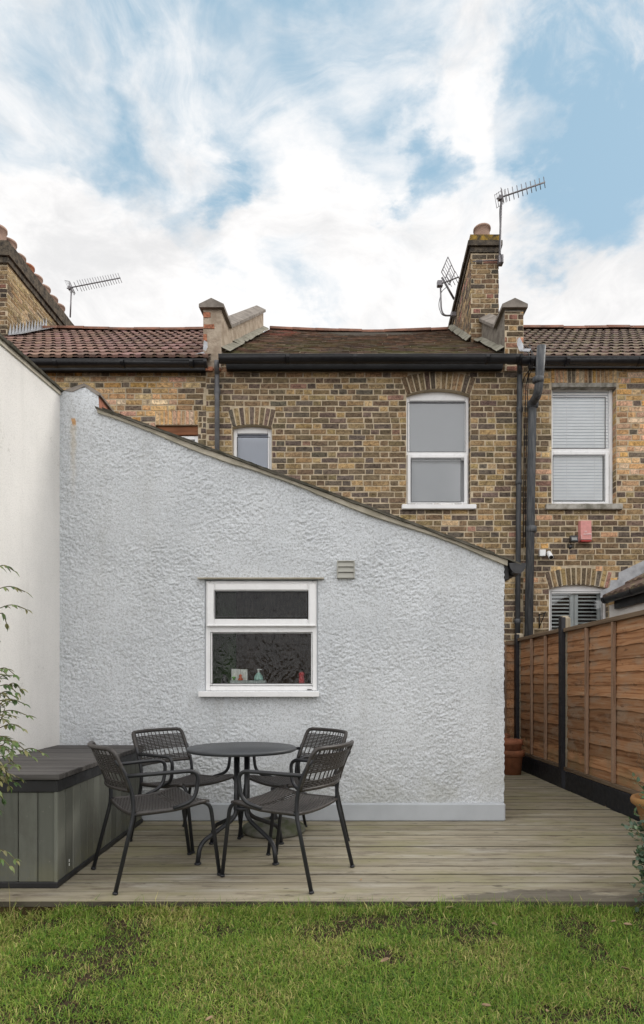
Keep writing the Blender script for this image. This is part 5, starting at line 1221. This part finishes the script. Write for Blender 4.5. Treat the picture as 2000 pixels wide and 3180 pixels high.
def grid_aerial():
    Y = 10.6; t = thing('aerial', 'square grid aerial on a bent arm at the side of the lichened chimney', 'aerial', P(1405, 975, Y))
    b = MB(); b.tube(fillet([P(1368, 880, Y), P(1370, 960, Y), P(1378, 980, Y), P(1412, 980, Y)], .12, 6), .015, 8); b.build('arm', M['galv'], t)
    b = MB(); c = [P(1391, 797, Y+.05), P(1413, 846, Y-.05), P(1397, 870, Y-.05), P(1370, 845, Y+.05)]
    c = [P(1391, 798, Y), P(1413, 846, Y-.1), P(1395, 885, Y-.1), P(1371, 845, Y)]
    for i in range(4): b.tube([c[i], c[(i+1) % 4]], .009, 5)
    for k in (.2, .4, .6, .8): b.tube([c[0].lerp(c[3], k), c[1].lerp(c[2], k)], .006, 4)
    b.tube([c[0].lerp(c[1], .5), c[3].lerp(c[2], .5)], .008, 4)
    c2 = [P(1371, 862, Y), P(1409, 930, Y)]; b.tube(c2, .012, 5); b.tube([P(1374, 860, Y), P(1411, 926, Y)], .008, 5)
    b.build('reflector', M['galv'], t)
    b = MB(); b.tube([P(1362, 884, Y), P(1425, 860, Y-.2)], .012, 6)
    for k in (.5, .68, .84, .97):
        p = P(1362, 884, Y).lerp(P(1425, 860, Y-.2), k); b.tube([p+Vector((-.05, 0, .10)), p+Vector((.05, 0, -.10))], .006, 4)
    b.build('boom', M['galv'], t)
    p = P(1366, 882, Y); b = MB(); b.bbox(p.x-.05, p.x+.05, Y-.04, Y+.04, p.z-.05, p.z+.05, .01); p = P(1408, 978, Y); b.bbox(p.x-.05, p.x+.05, Y-.04, Y+.04, p.z-.04, p.z+.04, .01); b.build('clamp', M['galv'], t)
    b = MB(); b.tube(fillet([P(1385, 893, Y), P(1371, 905, Y), P(1361, 950, Y), P(1372, 978, Y), P(1385, 982, Y)], .3, 6), .006, 5); b.build('lead_wire', M['cable'], t)
grid_aerial()
# ------------------------------------------------------------------ storage box
def storage_box():
    t = thing('storage_box', 'grey green clad garden storage box with charcoal slatted lid', 'storage box', (-1.78, 4, 0))
    x0, x1, y0, y1 = -2.105, -1.435, 3.255, 4.79
    b = MB(); w = .105; x = x1
    while x > x0: b.col = (random.random(),)*3; b.bbox(max(x-w+.004, x0), x-.0, y0, y0+.02, .03, .56, .004); x -= w
    for y in np.arange(y0+.001, y1, .105): b.col = (random.random(), random.random(), random.random()); b.bbox(x1-.018, x1+.002, y+.002, min(y+.103, y1), .03, .56, .004)
    b.col = (.4, .4, .4); b.box(x0, x1-.02, y0+.021, y1, .03, .55)
    b.build('cladding', M['panel'], t)
    b = MB(); b.bbox(x1-.012, x1+.006, y0-.006, y0+.012, .03, .555, .003); b.build('corner_trim', M['panel'], t)
    b = MB(); b.bbox(x0, x1+.012, y0-.012, y1, .001, .032, .004); b.build('base', M['boxdark'], t)
    b = MB(); b.bbox(x0, x1+.008, y0-.008, y1, .515, .583, .005); b.build('rim', M['boxdark'], t)
    b = MB(); n = 25; ya, yb = y0-.024, y1; h = (yb-ya)/n
    for i in range(n): b.col = (random.random(), random.random(), random.random()); b.bbox(x0, x1+.022, ya+i*h+.0016, ya+(i+1)*h-.0016, .584, .616+jit(.001), .004)
    b.build('lid', M['lid'], t)
    b = MB()
    for dx, dz in ((0, 0), (.002, -.022)): b.box(x1+.0025, x1+.0035, y0+.153, y0+.160, .094+dz, .109+dz)
    b.build('white_mark', M['whitep'], t)
storage_box()
# ------------------------------------------------------------------ table
def table():
    c = Vector((-.52, 3.91, 0)); t = thing('bistro_table', 'round charcoal metal bistro table on four bent tube legs', 'table', c)
    b = MB(); r = .354; b.lathe([(0, .668), (r-.014, .668), (r-.004, .672), (r, .680), (r-.001, .688), (r-.006, .693), (0, .6945)], c, 72); b.build('tabletop', M['tabletop'], t)
    b = MB(); b.bbox(c.x-.10, c.x+.10, c.y-.10, c.y+.10, .652, .667, .004); b.build('bracket', M['metal'], t)
    for sx in (-1, 1):
        for sy in (-1, 1):
            o = .033; e = .238
            p = [c+Vector((sx*o, sy*o, .655)), c+Vector((sx*o, sy*o, .265)), c+Vector((sx*(o+.03), sy*(o+.03), .225)), c+Vector((sx*(e-.012), sy*(e-.012), .125)), c+Vector((sx*e, sy*e, .012))]
            b = MB(); b.tube(fillet(p, [.05, .05, .09], 7), .0145, 10); b.tube([c+Vector((sx*e, sy*e, .0)), c+Vector((sx*e, sy*e, .010)), c+Vector((sx*e, sy*e, .014))], [.021, .022, .015], 12); b.build('leg', M['metal'], t)
    b = MB(); b.lathe([(0, .285), (.05, .285), (.056, .29), (.056, .305), (.05, .31), (0, .31)], c, 20); b.build('collar', M['metal'], t)
table()
def parasol_base():
    c = Vector((-.36, 4.50, 0)); t = thing('parasol_base', 'mossy domed concrete parasol base with short tube beside the table', 'parasol base', c)
    b = MB(); b.lathe([(0, .001), (.225, .001), (.238, .012), (.238, .030), (.228, .045), (.18, .070), (.11, .088), (.05, .095), (0, .096)], c, 40); b.build('weight', M['concrete'], t)
    b = MB(); b.lathe([(.030, .09), (.036, .10), (.024, .12), (.0235, .33), (.019, .33), (.019, .2), (0, .2)], c, 18); b.build('tube', M['metal'], t)
parasol_base()
# ------------------------------------------------------------------ chairs
def make_chair():
    t = thing('garden_chair', 'chair', 'chair', (0, 0, 0), 'woven garden chairs round the table')
    W = .245; rb = .0115
    for s_ in (-1, 1):
        # rear leg running up into the back
        p = [(s_*(W+.012), -.295, .0), (s_*W, -.195, .40), (s_*(W-.004), -.198, .50), (s_*(W-.006), -.235, .62), (s_*(W-.012), -.285, .70)]
        b = MB(); b.tube(fillet(p, [.10, .08, .06], 6), rb, 9); b.tube([(s_*(W+.012), -.295, 0), (s_*(W+.0117), -.292, .012)], rb*1.25, 9); b.build('leg', M['metal'], t)
        p = [(s_*W, -.195, .402), (s_*W, .05, .405), (s_*W, .235, .440), (s_*(W-.002), .295, .0)]
        b = MB(); b.tube(fillet(p, [.12, .075], 8), rb, 9); b.tube([(s_*(W-.002), .295, 0), (s_*(W-.002), .293, .012)], rb*1.25, 9); b.build('leg', M['metal'], t)
        p = [(s_*(W-.006), -.228, .61), (s_*(W+.035), .02, .617), (s_*(W+.040), .155, .617), (s_*(W+.035), .135, .452), (s_*(W+.004), .02, .412)]
        b = MB(); b.tube(fillet(p, [.12, .065, .06], 8), rb, 9); b.build('armrest', M['metal'], t)
    # back: wrapped loop, curved in plan
    def bk(u, z):
        k = (z-.53)/.225; yb = -.212-.090*k**1.15; return Vector((u*(W-.008-.004*k), yb-.055*(1-u*u), z))
    b = MB(); loop = [bk(-1, .545)]
    loop = [bk(-1, z) for z in np.linspace(.53, .715, 7)]+[bk(-.985, .738), bk(-.94, .752)]+[bk(u, .756) for u in np.linspace(-.86, .86, 19)]+[bk(.94, .752), bk(.985, .738)]+[bk(1, z) for z in np.linspace(.715, .53, 7)]
    b.tube(loop, .0132, 9); b.tube([bk(u, .531) for u in np.linspace(-1, 1, 17)], .0115, 8); b.build('back_frame', M['rattan'], t)
    b = MB(); cols = 13
    for z in list(np.arange(.543, .582, .0105))+list(np.arange(.624, .722, .0105)):
        sg = 1
        pts = []
        for i in range(cols*2+1):
            u = -1+i/cols; q_ = bk(u, float(z)); q_.y += .0035*math.sin((i+round(z/.0105))*math.pi/1.0+.5)*1.0; pts.append(q_)
        b.tube(pts, .0047, 5, False)
    for i in range(1, cols):
        u = -1+2*i/cols; b.tube([bk(u, float(z)) for z in np.linspace(.53, .752, 10)], .0036, 5, False)
        b.tube([bk(u+.012, .578), bk(u+.004, .60), bk(u+.012, .632)], .0035, 4, False)
    b.build('backrest', M['rattan'], t)
    # seat: strands across, with an open band towards the front
    def st(u, y):
        zr_ = .403 if y < .0 else .403+.037*(y/.21)**1.6
        return Vector((u*(W+.002), y, zr_+.006-.018*(1-u*u)-(.014*max(0, (y-.15)/.07)**2 if y > .15 else 0)))
    b = MB(); cols = 18
    ys = [y for y in np.arange(-.190, .222, .0088) if not .072 < y < .102]
    for r_, y in enumerate(ys):
        b.tube([st(-1+2*i/cols, float(y))+Vector((0, 0, .0028*(1 if (i+r_) % 2 else -1))) for i in range(cols+1)], .0053, 5, False)
    for i in range(1, cols):
        u = -1+2*i/cols
        b.tube([st(u, float(y)) for y in np.linspace(-.19, .22, 14)], .0045, 5, False)
    b.build('seat', M['rattan'], t)
    b = MB(); b.tube([st(u, -.195)+Vector((0, 0, -.004)) for u in np.linspace(-1, 1, 9)], .0105, 8); b.tube([st(u, .222)+Vector((0, 0, -.004)) for u in np.linspace(-1, 1, 9)], .0105, 8)
    for s_ in (-1, 1): b.tube([Vector((s_*(W+.001), float(y), st(1, float(y)).z-.003)) for y in np.linspace(-.185, .21, 12)], .0128, 8)
    b.build('seat_frame', M['rattan'], t)
    return t
def copy_thing(o):
    c = o.copy(); COL.objects.link(c)
    for ch in o.children:
        d = ch.copy(); COL.objects.link(d); d.parent = c
        for e in ch.children: f = e.copy(); COL.objects.link(f); f.parent = d
    return c
ch0 = make_chair()
for i, (x, y, fx, fy, lab) in enumerate(((-.970, 3.515, .84, .54, 'dark woven garden chair in front of the storage box, its back to the box'), (-.197, 3.520, -.887, .463, 'dark woven garden chair nearest on the right of the table, back towards the viewer'),
                                         (-.956, 4.275, .843, -.538, 'dark woven garden chair between the box lid and the table, facing the viewer'), (-.207, 4.254, -.80, -.60, 'dark woven garden chair behind the parasol base, half hidden by another chair'))):
    o = ch0 if i == 0 else copy_thing(ch0)
    o.location = (x, y, .003); o.rotation_euler = (0, 0, math.atan2(fy, fx)-math.pi/2); o['label'] = lab
# ------------------------------------------------------------------ pots
def pots():
    x, y = (1588-1000)/F*7.35, 7.38
    prof = lambda r, h: [(0, .002), (r*.74, .002), (r*.86, h*.72), (r*.90, h*.74), (r*1.0, h*.75), (r*1.0, h), (r*.90, h), (r*.86, h*.78), (r*.70, h*.12), (0, h*.12)]
    g_ = 'terracotta pots stacked by the extension corner'
    b = MB(); b.lathe(prof(.165, .30), (x, y, 0), 32); tag(b.build('flower_pot', M['terracotta']), 'large terracotta pot at the bottom of the stack in the passage', 'pot', g_)
    b = MB(); b.lathe([(0, 0), (.115, .0), (.138, .17), (.142, .172), (.150, .174), (.150, .235), (.138, .236), (.134, .18), (.10, .02), (0, .02)], (x-.01, y-.01, .19), 32); tag(b.build('flower_pot', M['clay_red']), 'paler terracotta pot nested on top of the pot stack', 'pot', g_)
    x2, y2 = x-.03, 7.80
    b = MB(); b.lathe(prof(.150, .46), (x2, y2, 0), 32); tag(b.build('flower_pot', M['terracotta']), 'taller orange terracotta pot standing behind the pot stack', 'pot', g_)
    t = MB()
    for i in range(9):
        a = random.uniform(0, 6.28); l = random.uniform(.2, .5); p = Vector((x2+jit(.05), y2+jit(.05), .42)); q_ = p+Vector((math.cos(a)*.10, math.sin(a)*.1, l)); t.tube([p, p.lerp(q_, .5)+Vector((jit(.03), jit(.03), .05)), q_], [.004, .003, .002], 4)
    tag(t.build('bare_plant', M['bark']), 'thin bare stems growing from the pot in the passage', 'plant')
    c = Vector((2.272, 4.0, 0)); b = MB(); h = .345
    b.lathe([(0, .002), (.085, .002), (.10, .04), (.165, h*.80), (.172, h*.82), (.198, h*.88), (.202, h*.95), (.192, h), (.172, h), (.160, h*.84), (0, h*.80)], c, 40); tag(b.build('planter', M['planter']), 'tall tapered terracotta planter at the edge of the deck', 'planter')
pots()
# ------------------------------------------------------------------ plants
def leaflet(b, p, d, n, L, W, fold=.25, col=(.1, .2, .05)):
    d = d.normalized(); s_ = d.cross(n); s_ = s_.normalized() if s_.length > 1e-4 else Vector((1, 0, 0)); n = s_.cross(d)
    b.col = col; b.smooth = True
    prof = [(0, .10), (.22, .75), (.48, 1.0), (.76, .62), (1.0, .03)]; rows = []
    for t, w in prof:
        c = p+d*(L*t)-n*(L*.22*t*t); rows.append(b.add([c-s_*W*w+n*W*w*fold, c, c+s_*W*w+n*W*w*fold]))
    for r0, r1 in zip(rows, rows[1:]):
        for k in (0, 1): b.face([r0[k], r0[k+1], r1[k+1], r1[k]])
def rv(k=1.0): return Vector((jit(k), jit(k), jit(k)))
def left_shrub():
    t = thing('shrub', 'airy evergreen shrub with pointed leaflets reaching in from the left edge', 'shrub', (-1.72, 2.85, -.12))
    st = MB(); lf = MB()
    cols = [(.085, .145, .040), (.120, .175, .055), (.16, .20, .075), (.055, .105, .032), (.20, .19, .07), (.25, .235, .12)]
    Y0 = 2.80
    def cane(base, tip, n_spr, r0, L):
        mid = base.lerp(tip, .55)+Vector((-.05, 0, .10)); path = fillet([base, mid, tip], .6, 12)
        st.tube(path, [r0*(1-.7*i/len(path)) for i in range(len(path))], 6)
        for k in range(n_spr):
            f = .50+.50*(k+.5)/n_spr; p = path[min(len(path)-1, int(f*(len(path)-1)))]
            d = (Vector((random.uniform(.1, 1.0), jit(.8), random.uniform(-.35, .55)))).normalized()
            end = p+d*random.uniform(.5, 1.0)*L+Vector((0, 0, -.02)); spray(p, end)
    def spray(p, end, cs=None):
        mid = p.lerp(end, .5)+Vector((0, 0, .025)); path = fillet([p, mid, end], .2, 4); st.tube(path, [.0022]*len(path), 4, False)
        nl = 4
        for i in range(1, nl+1):
            q_ = path[int(i/nl*(len(path)-1))]; dd = (end-p).normalized()
            for s_ in (-1, 1):
                side = dd.cross(Vector((0, 0, 1))); d2 = (dd*.7+side*s_*.75+rv(.25)); c = random.choice(cols if cs is None else cs); v = random.uniform(.8, 1.25)
                leaflet(lf, q_, d2+Vector((0, 0, -.35)), Vector((jit(.4), jit(.4), 1)), random.uniform(.026, .045), random.uniform(.0055, .0085), .3, tuple(x*v for x in c))
        leaflet(lf, end, (end-p)+Vector((0, 0, -.05)), Vector((0, 0, 1)), .042, .008, .3, random.choice(cols))
    B = Vector((-1.76, 2.85, -.14))
    tips = [(-30, 1700), (10, 1990), (-40, 2090), (25, 2200), (-60, 1860), (0, 2280), (-50, 2330), (20, 2380), (-80, 2000), (-90, 2200), (-30, 2480), (5, 2110)]
    for px, py in tips:
        Yt = Y0+jit(.14); cane(B+Vector((jit(.06), jit(.06), 0)), P(px-10, py, Yt), 5, .006, .10)
    # named sprays that can be seen against the white wall and the box
    for a, e in (((-15, 1765), (42, 1772)), ((-10, 1830), (78, 1838)), ((-5, 1890), (80, 1892)), ((0, 1905), (20, 1935)), ((-10, 2080), (45, 2095)), ((0, 2130), (50, 2150)), ((-10, 2215), (84, 2222)), ((5, 2190), (74, 2185)), ((0, 2260), (68, 2262)), ((0, 2300), (78, 2330)),
                 ((10, 2330), (98, 2350)), ((60, 2335), (132, 2338)), ((-20, 2290), (40, 2310)), ((-10, 2350), (48, 2375)), ((-20, 2640), (46, 2668)), ((-30, 2665), (30, 2690)), ((-10, 2410), (28, 2440)), ((-20, 2380), (22, 2400)), ((-20, 2460), (8, 2480)), ((-20, 2160), (30, 2170)), ((-10, 2240), (30, 2250))):
        Yt = Y0+jit(.05); spray(P(a[0], a[1], Yt+jit(.05)), P(e[0], e[1], Yt), [cols[4], cols[5], (.34, .31, .16)] if a[1] in (2410, 2380) else None)
    for k in range(34):
        px = random.gauss(-28, 30); py = random.uniform(2080, 2440); Yt = Y0+jit(.12)
        if px > 25: continue
        p = P(px, py, Yt); spray(p, p+Vector((random.uniform(-.02, .10), jit(.07), jit(.05))))
    st.build('stem', M['stem'], t); lf.build('foliage', M['leaf'], t)
left_shrub()
def right_shrub():
    t = thing('shrub', 'low grey green oval leaved shrub spilling over the lawn edge on the right', 'shrub', (1.85, 3.05, -.08))
    st = MB(); lf = MB()
    cols = [(.050, .085, .048), (.068, .110, .066), (.085, .13, .085), (.036, .066, .036), (.15, .20, .12), (.060, .105, .042)]
    def branch(pts, L0=.030):
        path = fillet(pts, .4, 8); st.tube(path, [.0035*(1-.6*i/len(path)) for i in range(len(path))], 5)
        tot = sum((a-b_).length for a, b_ in zip(path, path[1:])); n = int(tot/.0095)
        for i in range(n):
            f = (i+.5)/n
            if f < .12: continue
            x = f*(len(path)-1); j = min(int(x), len(path)-2); p = path[j].lerp(path[j+1], x-j); d = (path[j+1]-path[j]).normalized()
            a = i*2.4+jit(.5); u = d.orthogonal().normalized(); v = d.cross(u); o = u*math.cos(a)+v*math.sin(a)
            c = random.choice(cols); k = random.uniform(.8, 1.2)
            leaflet(lf, p+o*.003, o+d*.7+Vector((0, 0, .25)), Vector((jit(.5), jit(.5)-.4, 1)), random.uniform(.8, 1.25)*L0, random.uniform(.0095, .0140), .18, tuple(q_*k for q_ in c))
    B = Vector((1.86, 3.10, -.08))
    for (px, py, Y) in ((1962, 2408, 3.35), (1990, 2470, 3.3), (1968, 2520, 3.2), (1945, 2575, 3.15), (1985, 2560, 3.2), (1962, 2600, 3.1), (1968, 2655, 3.1), (1990, 2640, 3.05), (1975, 2700, 3.05), (1955, 2745, 3.0), (1965, 2790, 2.95), (1980, 2820, 2.92), (2000, 2760, 2.95), (1992, 2700, 3.0), (2010, 2840, 2.9), (2030, 2600, 3.2), (2040, 2500, 3.2), (2060, 2700, 3.0), (2050, 2420, 3.3), (2080, 2560, 3.1), (2075, 2780, 2.9)):
        tip = P(px, py, Y); mid = B.lerp(tip, .55)+Vector((.06, 0, .10)); branch([B+rv(.04), mid, tip])
        for q_ in range(3):
            p = mid.lerp(tip, random.uniform(.1, .7)); branch([p, p+Vector((jit(.05), jit(.05), .04)), p+Vector((random.uniform(-.07, .03), jit(.08), random.uniform(-.02, .10)))], .027)
    st.build('stem', M['stem'], t); lf.build('foliage', M['leaf'], t)
right_shrub()
def bare_shrub():
    base = Vector((2.262, 4.0, .29)); b = MB(); rr = random.Random(5)
    def grow(p, d, L, r, lev):
        n = 3; path = [p]
        for i in range(n):
            d = (d+Vector((rr.uniform(-.22, .22), rr.uniform(-.22, .22), rr.uniform(-.08, .22)))).normalized(); path.append(path[-1]+d*L/n)
        b.tube(path, [r*(1-.45*i/n) for i in range(n+1)], 5 if lev < 2 else 4)
        if lev < 4:
            for k in range(3 if lev < 2 else 2):
                q_ = path[rr.randint(1, n)]; a = rr.uniform(0, 6.28)
                dd = (d*.6+Vector((math.cos(a)*.8-.15, math.sin(a)*.8, rr.uniform(.0, .7)))).normalized(); grow(q_, dd, L*rr.uniform(.5, .78), r*.6, lev+1)
    for k in range(3): grow(base+Vector((jit(.02), jit(.02), 0)), Vector((-.20+.14*k, jit(.2), 1)), .30, .008, 0)
    tag(b.build('bare_shrub', M['bark']), 'leafless twiggy shrub growing from the tall terracotta planter', 'shrub')
    b = MB(); b.lathe([(0, .285), (.155, .285)], (2.272, 4.0, 0), 24); tag(b.build('potting_soil', M['soilmat']), 'dark potting soil filling the tall terracotta planter', 'soil')
bare_shrub()
